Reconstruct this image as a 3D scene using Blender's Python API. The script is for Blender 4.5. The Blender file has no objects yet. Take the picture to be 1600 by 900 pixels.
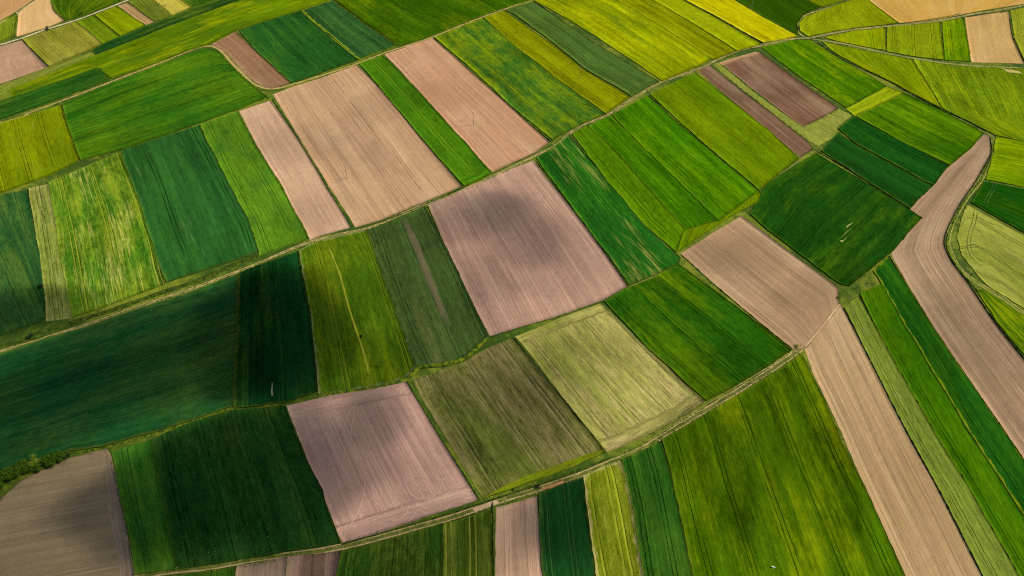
import bpy, bmesh, math, random
import numpy as np
from mathutils import Vector, noise as mnoise

random.seed(7)
scene = bpy.context.scene
COL = scene.collection
R = math.radians

# ------------------------------------------------------------------ light and camera constants
SUN_EL, SUN_AZ = R(50), R(84)            # azimuth from +Y towards +X
SUN = Vector((math.cos(SUN_EL) * math.sin(SUN_AZ), math.cos(SUN_EL) * math.cos(SUN_AZ), math.sin(SUN_EL)))
CAM_H, PITCH, FPX = 250.0, R(48.4), 1067.0
WHITE = (1.42, 1.40, 1.36)               # what a sunlit white card shows in this light
EXPOSURE = .3


def lin(v):
    v /= 255.0
    return v / 12.92 if v <= 0.04045 else ((v + 0.055) / 1.055) ** 2.4


def c(r, g, b):
    if g > r and g > b + 30:             # leaf greens: keep them earthy
        k = min(1.0, (g - r) / 45.0)
        g *= 1 - .11 * k
        r *= 1 + .05 * k
        b *= .8
    elif r > g > b:                      # dry earth and straw
        b *= .97
    return tuple(min(0.8, max(0.0012, lin(q) / w)) for q, w in zip((r, g, b), WHITE)) + (1.0,)


# ------------------------------------------------------------------ terrain
def terrain(x, y):
    return (1.6 * np.sin(.019 * x + .4) + 1.5 * np.sin(.016 * y + .011 * x + 1.2)
            + 1.0 * np.sin(.027 * y - .013 * x + 2.0))


CP, SP = math.cos(PITCH), math.sin(PITCH)


def at(px, py):
    """the point of the land seen at a place of the 1600 x 900 photograph"""
    x = (px - 800) / FPX
    y = -(py - 450) / FPX
    d = (x, CP + y * SP, -SP + y * CP)
    z = 0.0
    for _ in range(25):
        t = (CAM_H - z) / -d[2]
        X, Y = d[0] * t, d[1] * t
        z = float(terrain(X, Y))
    return np.array((X, Y))


def pts(s):
    """'x,y *x,y ...' -> (list of points on the land, indices of the starred corners)"""
    out, stars = [], []
    for w in s.split():
        if w[0] == '*':
            stars.append(len(out))
            w = w[1:]
        a, b = w.split(',')
        out.append(at(float(a), float(b)))
    return out, stars


# ------------------------------------------------------------------ scene objects
def link(o, parent=None):
    COL.objects.link(o)
    if parent is not None:
        o.parent = parent
    return o


def tag(o, label=None, cat=None, group=None, kind=None):
    if label: o['label'] = label
    if cat: o['category'] = cat
    if group: o['group'] = group
    if kind: o['kind'] = kind
    return o


def mesh_obj(name, verts, faces, mat, parent=None, smooth=False):
    me = bpy.data.meshes.new(name)
    me.from_pydata([tuple(v) for v in verts], [], faces)
    me.materials.append(mat)
    if smooth:
        me.polygons.foreach_set('use_smooth', [True] * len(me.polygons))
    me.update()
    return link(bpy.data.objects.new(name, me), parent)


def set_maps(me, uv, dside=None, dend=None):
    """row coordinates in metres (u across the rows, v along them) and distances to the field's edges"""
    lay = me.uv_layers.new(name='rows')
    idx = np.empty(len(me.loops), dtype=np.int32)
    me.loops.foreach_get('vertex_index', idx)
    lay.data.foreach_set('uv', np.asarray(uv, dtype=np.float32)[idx].ravel())
    for nm, arr in (('dside', dside), ('dend', dend)):
        if arr is not None:
            a = me.attributes.new(nm, 'FLOAT', 'POINT')
            a.data.foreach_set('value', np.asarray(arr, dtype=np.float32))


# ------------------------------------------------------------------ node helper
class NT:
    def __init__(self, tree):
        self.t = tree

    def node(self, kind, **kw):
        n = self.t.nodes.new(kind)
        for k, v in kw.items():
            setattr(n, k, v)
        return n

    def put(self, sock, v):
        if hasattr(v, 'is_output') or isinstance(v, bpy.types.NodeSocket):
            self.t.links.new(v, sock)
        elif v is not None:
            sock.default_value = tuple(v[:3]) if sock.type == 'VECTOR' and isinstance(v, tuple) else v

    def m(self, op, a, b=None, cc=None, clamp=False):
        n = self.node('ShaderNodeMath', operation=op, use_clamp=clamp)
        self.put(n.inputs[0], a)
        if b is not None: self.put(n.inputs[1], b)
        if cc is not None: self.put(n.inputs[2], cc)
        return n.outputs[0]

    def add(self, a, b): return self.m('ADD', a, b)
    def sub(self, a, b): return self.m('SUBTRACT', a, b)
    def mul(self, a, b): return self.m('MULTIPLY', a, b)

    def ss(self, x, lo, hi):
        n = self.node('ShaderNodeMapRange', interpolation_type='SMOOTHSTEP')
        self.put(n.inputs[0], x); self.put(n.inputs[1], lo); self.put(n.inputs[2], hi)
        n.inputs[3].default_value = 0.0; n.inputs[4].default_value = 1.0
        return n.outputs[0]

    def vec(self, x, y, z=0.0):
        n = self.node('ShaderNodeCombineXYZ')
        self.put(n.inputs[0], x); self.put(n.inputs[1], y); self.put(n.inputs[2], z)
        return n.outputs[0]

    def noise(self, vec, scale=1.0, detail=2.0, rough=0.5):
        n = self.node('ShaderNodeTexNoise', noise_dimensions='3D')
        self.put(n.inputs['Vector'], vec)
        n.inputs['Scale'].default_value = scale
        n.inputs['Detail'].default_value = detail
        n.inputs['Roughness'].default_value = rough
        return n.outputs[0]

    def white(self, w):
        n = self.node('ShaderNodeTexWhiteNoise', noise_dimensions='1D')
        self.put(n.inputs['W'], w)
        return n.outputs['Value']

    def mix(self, f, a, b, blend='MIX'):
        n = self.node('ShaderNodeMix', data_type='RGBA', blend_type=blend)
        n.clamp_factor = True
        self.put(n.inputs[0], f); self.put(n.inputs[6], a); self.put(n.inputs[7], b)
        return n.outputs[2]

    def fmix(self, f, a, b):
        n = self.node('ShaderNodeMix', data_type='FLOAT')
        self.put(n.inputs[0], f); self.put(n.inputs[2], a); self.put(n.inputs[3], b)
        return n.outputs[0]

    def scale(self, col, f):
        n = self.node('ShaderNodeVectorMath', operation='SCALE')
        self.put(n.inputs[0], col); self.put(n.inputs['Scale'], f)
        return n.outputs[0]

    def attr(self, name):
        return self.node('ShaderNodeAttribute', attribute_type='GEOMETRY', attribute_name=name).outputs['Fac']

    def uv(self):
        u = self.node('ShaderNodeUVMap', uv_map='rows').outputs[0]
        s = self.node('ShaderNodeSeparateXYZ')
        self.t.links.new(u, s.inputs[0])
        return s.outputs[0], s.outputs[1]

    def bsdf(self, col, height=None, dist=0.1, rough=0.9, spec=0.12, strength=1.0):
        p = self.node('ShaderNodeBsdfPrincipled')
        self.put(p.inputs['Base Color'], col)
        p.inputs['Roughness'].default_value = rough
        p.inputs['Specular IOR Level'].default_value = spec
        if height is not None:
            b = self.node('ShaderNodeBump')
            b.inputs['Distance'].default_value = dist
            b.inputs['Strength'].default_value = strength
            self.put(b.inputs['Height'], height)
            self.t.links.new(b.outputs[0], p.inputs['Normal'])
        return p.outputs[0]


def new_mat(name):
    m = bpy.data.materials.new(name)
    m.use_nodes = True
    m.node_tree.nodes.clear()
    t = NT(m.node_tree)
    out = t.node('ShaderNodeOutputMaterial')
    return m, t, out


def group_tree(name, floats, colors):
    g = bpy.data.node_groups.new(name, 'ShaderNodeTree')
    for n, d in colors.items():
        s = g.interface.new_socket(n, in_out='INPUT', socket_type='NodeSocketColor'); s.default_value = d
    for n, d in floats.items():
        s = g.interface.new_socket(n, in_out='INPUT', socket_type='NodeSocketFloat'); s.default_value = d
    g.interface.new_socket('Shader', in_out='OUTPUT', socket_type='NodeSocketShader')
    t = NT(g)
    gi = t.node('NodeGroupInput'); go = t.node('NodeGroupOutput')
    return g, t, gi.outputs, go


# ------------------------------------------------------------------ growing crop
def build_crop_group():
    g, t, I, go = group_tree('crop_surface',
        dict(seed=0., patch=.022, stretch=.35, alt_lo=.48, alt_hi=.62, alt_amt=.8, streak=.5, pass_w=3., pass_amt=.2,
             tram_w=14., tram_amt=.0, bare_amt=0., bare_lo=.56, edge_amt=.22, mottle=.5, head_w=-9., dark_amt=.35, tone=.5),
        dict(base=(.05, .15, .02, 1), alt=(.1, .2, .01, 1), bare=(.4, .35, .15, 1), tram=(.03, .08, .02, 1), edge=(.2, .2, .05, 1)))
    u, v = t.uv()
    sx = t.mul(I['seed'], 137.3); sy = t.mul(I['seed'], 71.9)
    P0 = t.vec(t.add(u, sx), t.add(v, sy), 0.)
    warp = t.mul(t.sub(t.noise(P0, .011, 1), .5), 3.0)
    dend = t.attr('dend'); dside = t.attr('dside')
    wob = t.mul(t.sub(t.noise(P0, .25, 3), .5), 3.0)
    head = t.ss(t.add(dend, t.mul(wob, .8)), I['head_w'], t.sub(I['head_w'], 1.6))
    uu = t.add(u, warp)
    r = t.fmix(head, uu, t.add(v, warp)); q = t.fmix(head, v, u)
    rs = t.add(r, sx); qs = t.add(q, sy)
    # elongated drifts of tone along the rows
    band = t.noise(t.vec(t.mul(rs, .16), t.mul(qs, .012), sx), 1., 2, .5)
    big = t.noise(t.vec(t.mul(rs, t.mul(I['patch'], 1.4)), t.mul(t.mul(qs, t.mul(I['patch'], 1.4)), t.add(I['stretch'], .06)), sy), 1., 5, .62)
    mid = t.noise(t.vec(t.mul(rs, .55), t.mul(qs, .035), 3.), 1., 2, .55)
    fine = t.noise(t.vec(t.mul(rs, 1.5), t.mul(qs, .07), 7.), 1., 2, .6)
    mott = t.noise(t.vec(t.mul(rs, .5), t.mul(qs, .22), 13.), 1., 5, .68)
    grain = t.noise(P0, 1.5, 3, .7)
    passn = t.white(t.add(t.m('FLOOR', t.m('DIVIDE', rs, I['pass_w'])), t.mul(I['seed'], 13.)))
    seam = t.m('FRACT', t.m('DIVIDE', rs, I['pass_w']))
    seam = t.ss(t.m('ABSOLUTE', t.sub(seam, .5)), .40, .5)
    # second colour
    mixv = t.add(t.add(t.mul(big, .58), t.mul(band, .2)), t.add(t.mul(mid, .10), t.mul(mott, .12)))
    mixv = t.add(t.add(mixv, .035), t.mul(t.sub(passn, .5), t.mul(I['pass_amt'], .16)))
    f = t.mul(t.ss(mixv, t.sub(I['alt_lo'], .03), t.add(I['alt_hi'], .07)), I['alt_amt'])
    col = t.mix(f, I['base'], I['alt'])
    # thin, pale or bare growth, streaked along the rows
    bn = t.add(t.add(t.mul(t.noise(t.vec(t.mul(rs, .085), t.mul(qs, .018), 21.), 1., 3, .55), .42), t.mul(t.noise(t.vec(t.mul(rs, .42), t.mul(qs, .03), 27.), 1., 2, .55), .30)), t.add(t.mul(fine, .28), .04))
    bf = t.mul(t.ss(bn, I['bare_lo'], t.add(I['bare_lo'], .11)), I['bare_amt'])
    col = t.mix(bf, col, I['bare'])
    # tone
    val = t.add(1., t.mul(t.sub(passn, .5), I['pass_amt']))
    val = t.add(val, t.mul(t.sub(t.add(t.mul(fine, .55), t.mul(mid, .45)), .5), t.mul(I['streak'], 2.5)))
    val = t.add(val, t.mul(t.sub(t.add(t.mul(mott, .6), t.mul(grain, .4)), .5), t.mul(I['mottle'], 4.2)))
    tone = t.add(t.mul(t.sub(t.noise(t.vec(t.mul(rs, .06), t.mul(qs, .024), 51.), 1., 3, .55), .5), 1.9), t.mul(t.sub(band, .5), 1.0))
    val = t.add(val, t.mul(tone, I['tone']))
    val = t.sub(val, t.mul(seam, t.mul(I['pass_amt'], .5)))
    clump = t.ss(t.noise(P0, .85, 2, .5), .70, .78)
    val = t.sub(val, t.mul(clump, I['dark_amt']))
    val = t.m('MAXIMUM', val, .12)
    col = t.scale(col, val)
    # tramlines: pairs of wheel marks
    pos = t.mul(t.m('FRACT', t.m('DIVIDE', t.add(r, 2.3), I['tram_w'])), I['tram_w'])
    d = t.m('ABSOLUTE', t.sub(t.m('ABSOLUTE', t.sub(pos, t.mul(I['tram_w'], .5))), .95))
    ln = t.mul(t.ss(d, .46, .16), t.sub(1., head))
    ln = t.mul(ln, t.ss(t.noise(t.vec(t.mul(rs, .2), t.mul(qs, .03), 33.), 1., 3, .6), .30, .55))
    col = t.mix(t.mul(ln, I['tram_amt']), col, I['tram'])
    # thin weedy margin
    ed = t.m('MINIMUM', dside, dend)
    ef = t.ss(t.add(ed, wob), 1.3, .1)
    col = t.mix(t.mul(ef, I['edge_amt']), col, t.scale(I['edge'], t.add(.55, t.mul(grain, .9))))
    h = t.add(t.add(t.mul(grain, .5), t.mul(mott, .9)), t.add(t.mul(fine, .7), t.mul(ln, -.8)))
    sh = t.bsdf(col, h, .36, 1.0, 0.)
    t.t.links.new(sh, go.inputs[0])
    return g


# ------------------------------------------------------------------ worked soil
def build_soil_group():
    g, t, I, go = group_tree('soil_surface',
        dict(seed=0., line=.5, pass_w=3.2, pass_amt=.12, blotch=.6, pale_amt=.4, clod=.5, head_w=-9., loop_amt=0., pale_big=.6, weed_amt=.12, dark_lo=.5),
        dict(base=(.45, .3, .18, 1), dark=(.3, .2, .12, 1), pale=(.55, .4, .26, 1), weed=(.2, .25, .06, 1)))
    u, v = t.uv()
    sx = t.mul(I['seed'], 91.7); sy = t.mul(I['seed'], 53.1)
    P0 = t.vec(t.add(u, sx), t.add(v, sy), 0.)
    dend = t.attr('dend'); dside = t.attr('dside')
    wob = t.mul(t.sub(t.noise(P0, .22, 3), .5), 3.0)
    head = t.ss(t.add(dend, t.mul(wob, .6)), I['head_w'], t.sub(I['head_w'], 1.2))
    warp = t.mul(t.sub(t.noise(P0, .010, 1), .5), 2.5)
    r = t.fmix(head, t.add(u, warp), t.add(v, warp)); q = t.fmix(head, v, u)
    rs = t.add(r, sx); qs = t.add(q, sy)
    fur = t.noise(t.vec(t.mul(rs, 1.25), t.mul(qs, .022), 5.), 1., 2, .6)
    fur2 = t.noise(t.vec(t.mul(rs, .45), t.mul(qs, .010), 9.), 1., 2, .55)
    passn = t.white(t.add(t.m('FLOOR', t.m('DIVIDE', rs, I['pass_w'])), t.mul(I['seed'], 7.)))
    big = t.noise(P0, .022, 4, .55)
    mott = t.noise(P0, .28, 5, .7)
    clod = t.noise(P0, 1.5, 4, .75)
    bandv = t.noise(t.vec(t.mul(rs, .11), t.mul(qs, .012), 17.), 1., 3, .55)
    dk = t.add(t.add(t.mul(big, .5), t.mul(bandv, .4)), t.add(t.mul(mott, .1), .02))
    col = t.mix(t.mul(t.ss(dk, I['dark_lo'], t.add(I['dark_lo'], .2)), I['blotch']), I['base'], I['dark'])
    pv = t.add(t.mul(t.noise(t.vec(t.mul(rs, .055), t.mul(qs, .010), 61.), 1., 3, .55), .6), t.mul(t.noise(P0, .028, 3, .5), .4))
    col = t.mix(t.mul(t.ss(pv, .47, .64), I['pale_big']), col, t.mix(.55, I['base'], I['pale']))
    # pale drag lines left by the harrow
    cell = t.m('FLOOR', t.m('DIVIDE', rs, .8))
    frc = t.m('ABSOLUTE', t.sub(t.m('FRACT', t.m('DIVIDE', rs, .8)), .5))
    ln = t.mul(t.ss(t.white(t.add(cell, I['seed'])), .66, .98), t.ss(frc, .5, .2))
    ln = t.mul(ln, t.ss(t.noise(t.vec(t.mul(rs, .3), t.mul(qs, .02), 41.), 1., 2, .6), .34, .6))
    col = t.mix(t.mul(ln, I['pale_amt']), col, I['pale'])
    # turning circles near the ends
    lw = 17.0
    cu = t.sub(t.mul(t.m('FRACT', t.m('DIVIDE', t.add(u, 5.), lw)), lw), lw / 2)
    kk = t.white(t.add(t.m('FLOOR', t.m('DIVIDE', t.add(u, 5.), lw)), I['seed']))
    cu = t.add(t.add(cu, t.mul(wob, 1.2)), t.mul(t.sub(kk, .5), 7.))
    rad = t.m('SQRT', t.add(t.mul(cu, cu), t.mul(t.sub(dend, 8.5), t.sub(dend, 8.5))))
    arc = t.m('ABSOLUTE', t.sub(t.m('FRACT', t.add(t.mul(rad, t.add(.3, t.mul(kk, .25))), kk)), .5))
    arc = t.mul(t.ss(arc, .16, .03), t.mul(t.ss(rad, 9.5, 8.), t.ss(dend, 11., 8.5)))
    arc = t.mul(arc, t.ss(t.noise(P0, .12, 3, .6), .42, .62))
    col = t.mix(t.mul(arc, I['loop_amt']), col, I['pale'])
    wd = t.mul(t.ss(t.add(t.mul(mott, .5), t.mul(t.noise(P0, .07, 3), .5)), .5, .64), I['weed_amt'])
    col = t.mix(wd, col, I['weed'])
    val = t.add(1., t.mul(t.sub(passn, .5), I['pass_amt']))
    val = t.add(val, t.mul(t.sub(t.add(t.mul(fur, .6), t.mul(fur2, .4)), .5), t.mul(I['line'], 2.6)))
    val = t.add(val, t.mul(t.sub(t.add(t.mul(mott, .5), t.mul(clod, .5)), .5), t.mul(I['clod'], 2.6)))
    val = t.m('MAXIMUM', val, .2)
    col = t.scale(col, val)
    ef = t.ss(t.add(t.m('MINIMUM', dside, dend), wob), .5, -.3)
    col = t.mix(t.mul(ef, .55), col, I['weed'])
    h = t.add(t.mul(fur, 1.0), t.add(t.mul(clod, .45), t.mul(mott, .5)))
    sh = t.bsdf(col, h, .25, 1.0, 0.)
    t.t.links.new(sh, go.inputs[0])
    return g


CROP, SOIL = build_crop_group(), build_soil_group()
seed_count = [0]


def grp_mat(name, grp, kw):
    m, t, out = new_mat(name)
    n = t.node('ShaderNodeGroup'); n.node_tree = grp
    seed_count[0] += 1
    kw.setdefault('seed', float(seed_count[0] % 53) + .37)
    for k, v in kw.items():
        n.inputs[k].default_value = v
    t.t.links.new(n.outputs[0], out.inputs[0])
    return m


def dk(col, f):
    return tuple(q * f for q in col[:3]) + (1.0,)


def blend(a, b, f):
    return tuple(p * (1 - f) + q * f for p, q in zip(a, b))


DRY = c(178, 165, 82)


def crop(base, alt=None, bare=None, tram=None, edge=None, **kw):
    kw['base'] = base
    kw['alt'] = alt or blend(base, c(150, 170, 30), .3)
    kw['bare'] = bare or c(170, 160, 85)
    kw['tram'] = tram or dk(base, .45)
    kw['edge'] = edge or c(120, 140, 40)
    return grp_mat('crop_cover', CROP, kw)


def soil(base, dark=None, pale=None, weed=None, **kw):
    kw['base'] = base
    kw['dark'] = dark or dk(base, .66)
    kw['pale'] = pale or blend(base, c(235, 205, 165), .5)
    kw['weed'] = weed or c(110, 120, 50)
    return grp_mat('worked_soil', SOIL, kw)


# ------------------------------------------------------------------ field geometry
def resample(pl, n):
    pl = np.asarray(pl)
    seg = np.linalg.norm(np.diff(pl, axis=0), axis=1)
    s = np.concatenate(([0], np.cumsum(seg)))
    tt = np.linspace(0, s[-1], n)
    return np.stack([np.interp(tt, s, pl[:, k]) for k in (0, 1)], axis=1), s[-1]


def grow(P, d):
    """push an outline outwards a little, so that neighbouring plots meet"""
    P = [np.asarray(p) for p in P]; n = len(P)
    area = sum(P[i - 1][0] * P[i][1] - P[i][0] * P[i - 1][1] for i in range(n))
    sg = 1 if area > 0 else -1
    out = []
    for i in range(n):
        a, b = P[i] - P[i - 1], P[(i + 1) % n] - P[i]
        na = np.array((a[1], -a[0])) / (np.linalg.norm(a) + 1e-9); nb = np.array((b[1], -b[0])) / (np.linalg.norm(b) + 1e-9)
        m = na + nb; m /= max(.6, np.linalg.norm(m) ** 2 / 2)
        out.append(P[i] + sg * m * d)
    return out


field_count = [0]


def wob2(p, amp, freq):
    return np.array([mnoise.noise((x * freq, y * freq, 3.1)) * amp for x, y in p])


def coons(P, st, cell=2.2):
    n = len(P)
    side = []
    for k in range(4):
        a, b = st[k], st[(k + 1) % 4]
        ids = list(range(a, b + 1)) if b > a else list(range(a, n)) + list(range(0, b + 1))
        side.append([P[i] for i in ids])
    top, right, bot, left = side[0], side[1], side[2][::-1], side[3][::-1]
    ln = [resample(s, 2)[1] for s in (top, right, bot, left)]
    W, L = (ln[0] + ln[2]) / 2, (ln[1] + ln[3]) / 2
    nu = int(min(90, max(3, math.ceil(W / cell)))) + 1
    nv = int(min(150, max(3, math.ceil(L / cell)))) + 1
    T, B = resample(top, nu)[0], resample(bot, nu)[0]
    Lf, Rt = resample(left, nv)[0], resample(right, nv)[0]
    s = np.linspace(0, 1, nu)[None, :, None]; t = np.linspace(0, 1, nv)[:, None, None]
    X = ((1 - t) * T[None] + t * B[None] + (1 - s) * Lf[:, None] + s * Rt[:, None]
         - ((1 - s) * (1 - t) * T[0] + s * (1 - t) * T[-1] + (1 - s) * t * B[0] + s * t * B[-1]))
    S = np.broadcast_to(s[..., 0], (nv, nu)); Tt = np.broadcast_to(t[..., 0], (nv, nu))
    uv = np.stack([S * W, Tt * L], axis=-1)
    dside = np.minimum(S, 1 - S) * W; dend = np.minimum(Tt, 1 - Tt) * L
    return X, uv, dside, dend, nu, nv


def grid_faces(nu, nv):
    f = []
    for j in range(nv - 1):
        for i in range(nu - 1):
            a = j * nu + i
            f.append((a, a + nu, a + nu + 1, a + 1))
    ring = ([i for i in range(nu)] + [j * nu + nu - 1 for j in range(1, nv)]
            + [(nv - 1) * nu + i for i in range(nu - 2, -1, -1)] + [j * nu for j in range(nv - 2, 0, -1)])
    return f, ring


def filled(P, d0, cell=2.5):
    """any outline, cut into small cells; rows run along d0"""
    bm = bmesh.new()
    bm.faces.new([bm.verts.new((p[0], p[1], 0)) for p in P])
    bmesh.ops.triangulate(bm, faces=bm.faces[:])
    A = np.asarray(P)
    for ax in (0, 1):
        lo, hi = A[:, ax].min(), A[:, ax].max()
        no = (1, 0, 0) if ax == 0 else (0, 1, 0)
        for k in np.arange(lo + cell, hi, cell):
            co = (k, 0, 0) if ax == 0 else (0, k, 0)
            bmesh.ops.bisect_plane(bm, geom=bm.verts[:] + bm.edges[:] + bm.faces[:], plane_co=co, plane_no=no, dist=1e-4)
    bmesh.ops.recalc_face_normals(bm, faces=bm.faces[:])
    bm.verts.index_update()
    X = np.array([v.co[:2] for v in bm.verts])
    up = sum(f.normal.z for f in bm.faces) >= 0
    faces = [[v.index for v in (f.verts if up else reversed(f.verts))] for f in bm.faces]
    nxt = {}
    for e in bm.edges:
        if e.is_boundary:
            l = e.link_loops[0]
            a, b = l.vert.index, l.link_loop_next.vert.index
            if not up: a, b = b, a
            nxt[a] = b
    bm.free()
    start = next(iter(nxt)); ring = [start]
    while nxt[ring[-1]] != start and len(ring) <= len(nxt):
        ring.append(nxt[ring[-1]])
    d = d0 / np.linalg.norm(d0); nrm = np.array((-d[1], d[0]))
    uv = np.stack([X @ nrm, X @ d], axis=-1)
    ds = np.full(len(X), 1e3); de = np.full(len(X), 1e3)
    for i in range(len(A)):
        p, q = A[i], A[(i + 1) % len(A)]
        e = q - p; L = np.linalg.norm(e)
        tt = np.clip(((X - p) @ e) / (L * L), 0, 1)
        dist = np.linalg.norm(X - (p + tt[:, None] * e), axis=1)
        if abs(e @ d) / L > .75: ds = np.minimum(ds, dist)
        else: de = np.minimum(de, dist)
    return X, faces, uv, ds, np.minimum(de, 60), ring


def lay(name, P, st, mat, height, parent=None, base=0.05, rows=None, relief=.12, jag=.35, cell=2.2):
    """one sheet of crop or worked soil lying on the land, with sides down to the ground"""
    field_count[0] += 1
    if parent is None: P = grow(P, .5)
    if len(st) == 4 and rows is None:
        X, uv, ds, de, nu, nv = coons(P, st, cell)
        faces, ring = grid_faces(nu, nv)
        X = X.reshape(-1, 2).copy(); uv = uv.reshape(-1, 2); ds = ds.ravel(); de = de.ravel()
    else:
        X, faces, uv, ds, de, ring = filled(P, rows, cell)
        X = X.copy()
    edge = np.minimum(ds, de)
    if jag:
        wgt = np.exp(-(edge / 5.0) ** 2)
        X[:, 0] += wgt * wob2(X, jag * 1.6, .06); X[:, 1] += wgt * wob2(X + 91, jag * 1.6, .06)
        X[:, 0] += wgt * (wob2(X, jag, .33) + wob2(X, jag * .8, .9))
        X[:, 1] += wgt * (wob2(X + 57, jag, .33) + wob2(X + 31, jag * .8, .9))
    z0 = terrain(X[:, 0], X[:, 1])
    lift = base + field_count[0] % 9 * .004
    if parent is None and height > .2: height *= 1.4
    z = z0 + lift + height * (.7 + .3 * np.clip(edge / 1.5, 0, 1)) + height * relief * wob2(X, 1.0, .21)
    V = np.column_stack([X, z])
    nb = len(V)
    low = [(X[i, 0], X[i, 1], z0[i] - .1) for i in ring]
    V = np.vstack([V, np.array(low)])
    k = len(ring)
    walls = [(ring[i], ring[(i + 1) % k], nb + (i + 1) % k, nb + i) for i in range(k)]
    walls = [tuple(reversed(w)) if len(st) == 4 and rows is None else tuple(reversed(w)) for w in walls]
    o = mesh_obj(name, V, [tuple(f) for f in faces] + walls, mat, parent)
    set_maps(o.data, np.vstack([uv, uv[ring]]), np.concatenate([ds, ds[ring]]), np.concatenate([de, de[ring]]))
    sm = np.zeros(len(o.data.polygons), dtype=bool); sm[:len(faces)] = True
    o.data.polygons.foreach_set('use_smooth', sm)
    return o


def carry_on(P, outline, reach=140.0, closed=True):
    """plots that leave the picture run on for a while beyond it"""
    px = [tuple(float(q) for q in w.lstrip('*').split(',')) for w in outline.split()]
    off = [x < -30 or x > 1625 or y < -45 or y > 940 for x, y in px]
    n = len(P); out = [np.array(p) for p in P]; done = {}
    for i in range(n):
        if off[i]:
            for j in ((i - 1) % n, (i + 1) % n):
                if not closed and abs(i - j) > 1: continue
                if not off[j]:
                    d = P[i] - P[j]
                    done[i] = d / np.linalg.norm(d) * reach
    for i in range(n):
        if off[i]:
            k = i if i in done else min(done, key=lambda q: min((q - i) % n, (i - q) % n)) if done else None
            if k is not None: out[i] = P[i] + done[k]
    return out


def field(name, label, cat, group, outline, mat, height, rows=None, **kw):
    P, st = pts(outline)
    P = carry_on(P, outline)
    if rows is not None:
        rp, _ = pts(rows); rows = rp[1] - rp[0]
    o = lay(name, P, st, mat, height, None, rows=rows, **kw)
    return tag(o, label, cat, group, 'thing')


def patch(parent, name, outline, mat, height, label=None, rows=None, **kw):
    P, st = pts(outline)
    if rows is not None:
        rp, _ = pts(rows); rows = rp[1] - rp[0]
    o = lay(name, P, st, mat, height, parent, rows=rows, **kw)
    if label: o['label'] = label
    return o


GC, GS, GM = 'green crop fields of the patchwork', 'bare worked soil fields of the patchwork', 'meadows and fallow strips of the patchwork'


def cf(label, outline, mat, h=.4, **kw):
    return field('crop_field', label, 'crop field', GC, outline, mat, h, **kw)


def sf(label, outline, mat, h=.03, **kw):
    kw.setdefault('jag', .22)
    return field('ploughed_field', label, 'ploughed field', GS, outline, mat, h, relief=.3, **kw)


def mf(label, outline, mat, h=.25, **kw):
    return field('meadow', label, 'meadow', GM, outline, mat, h, **kw)
# ================================================================== THE FIELDS
# outlines run clockwise from the far left corner; * marks the four corners, rows run from the first side to the third
# ---- top left, beyond the white road
sf('tan bare field in the top left corner, left of the thin pale side path', '*-80,-60 *56,-40 52,0 *26,17 0,32 *-80,75',
   soil(c(200, 150, 98), line=.2))
mf('small green wedge of grass between thin pale path and white road at top left', '*-70,82 *28,21 *25,56 *-70,92', crop(c(112, 142, 36), pass_amt=.1))
sf('light tan bare field with a curved right edge beside the white road at top left', '*62,-40 *78,-40 80,2 84,16 *100,32 72,44 *27,57 30,20 57,0',
   soil(c(222, 178, 118), line=.15, blotch=.2))
cf('dark green field with a curved left edge above the white road at top left', '*81,-40 *260,-40 188,1 172,8 *128,25 *103,32 87,17 81,0',
   crop(c(60, 108, 12), alt=c(105, 138, 15), patch=.05))
sf('brown bare field at the left edge just below the white road', '*0,73 *33,64 *74,105 *-60,152 -60,88', soil(c(188, 148, 116), line=.35))
cf('olive yellow striped field just below the white road, right of a brown field', '*36,62 *119,35 *161,69 *79,104',
   crop(c(158, 152, 58), alt=c(112, 118, 26), pass_amt=.3, streak=.5, alt_lo=.46, alt_hi=.56))
cf('narrow bright green strip right of the olive yellow striped field', '*121,34 *147,25 *187,59 *163,68', crop(c(98, 145, 18)))
cf('yellow green mottled field between two narrow strips below the white road', '*150,24 *182,11 *227,40 *190,57',
   crop(c(128, 162, 4), alt=c(92, 132, 8), patch=.06, alt_lo=.5))
sf('slim brown strip pointing at the white road near the top left', '*185,9 *199,5 *243,36 *229,40', soil(c(175, 140, 92), line=.3))
cf('olive green strip left of the straw yellow striped strip at the top', '*203,4 235,-1 *250,-20 *268,25 *245,35', crop(c(98, 122, 34), alt=c(130, 130, 50)))
cf('straw yellow striped strip at the top edge, left of a dark green corner', '*252,-20 *300,-20 279,0 *299,12 *269,25 236,-1',
   crop(c(205, 184, 84), alt=c(168, 158, 52), pass_amt=.35, alt_lo=.45, alt_hi=.55))
cf('small dark green corner field at the top edge right of the straw yellow strip', '*303,-18 *366,-10 346,-1 *322,6 *301,11 283,0', crop(c(52, 104, 22)))

# ---- the long bands above the upper track, left
cf('long dark green band running up to the top edge above the mottled yellow green band',
   '*372,-10 *404,-10 378,0 350,10 275,37 225,57 *150,86 *143,80 163,69 228,41 269,26 300,13 345,0', crop(c(30, 84, 30), streak=.3, patch=.03), .45)
mf('pale olive grass margin under the brown and olive striped fields at the left edge',
   '*143,81 *151,86 75,117 17,140 18,152 *-60,180 *-60,153 0,135 75,106', crop(c(116, 142, 48), alt=c(140, 150, 70), pass_amt=.1))
cf('long mottled yellow green band above the sandy upper track at left',
   '*408,-10 *508,-8 522,0 470,16 400,37 367,49 327,70 300,77 250,97 174,122 161,107 150,107 87,129 *19,152 *17,140 75,118 151,87 225,58 275,38 350,11 378,0',
   crop(c(98, 144, 4), alt=c(62, 114, 18), patch=.03, streak=.4, alt_lo=.47, alt_hi=.6, bare=c(168, 172, 6), bare_amt=.6, bare_lo=.54), .4)
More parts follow.
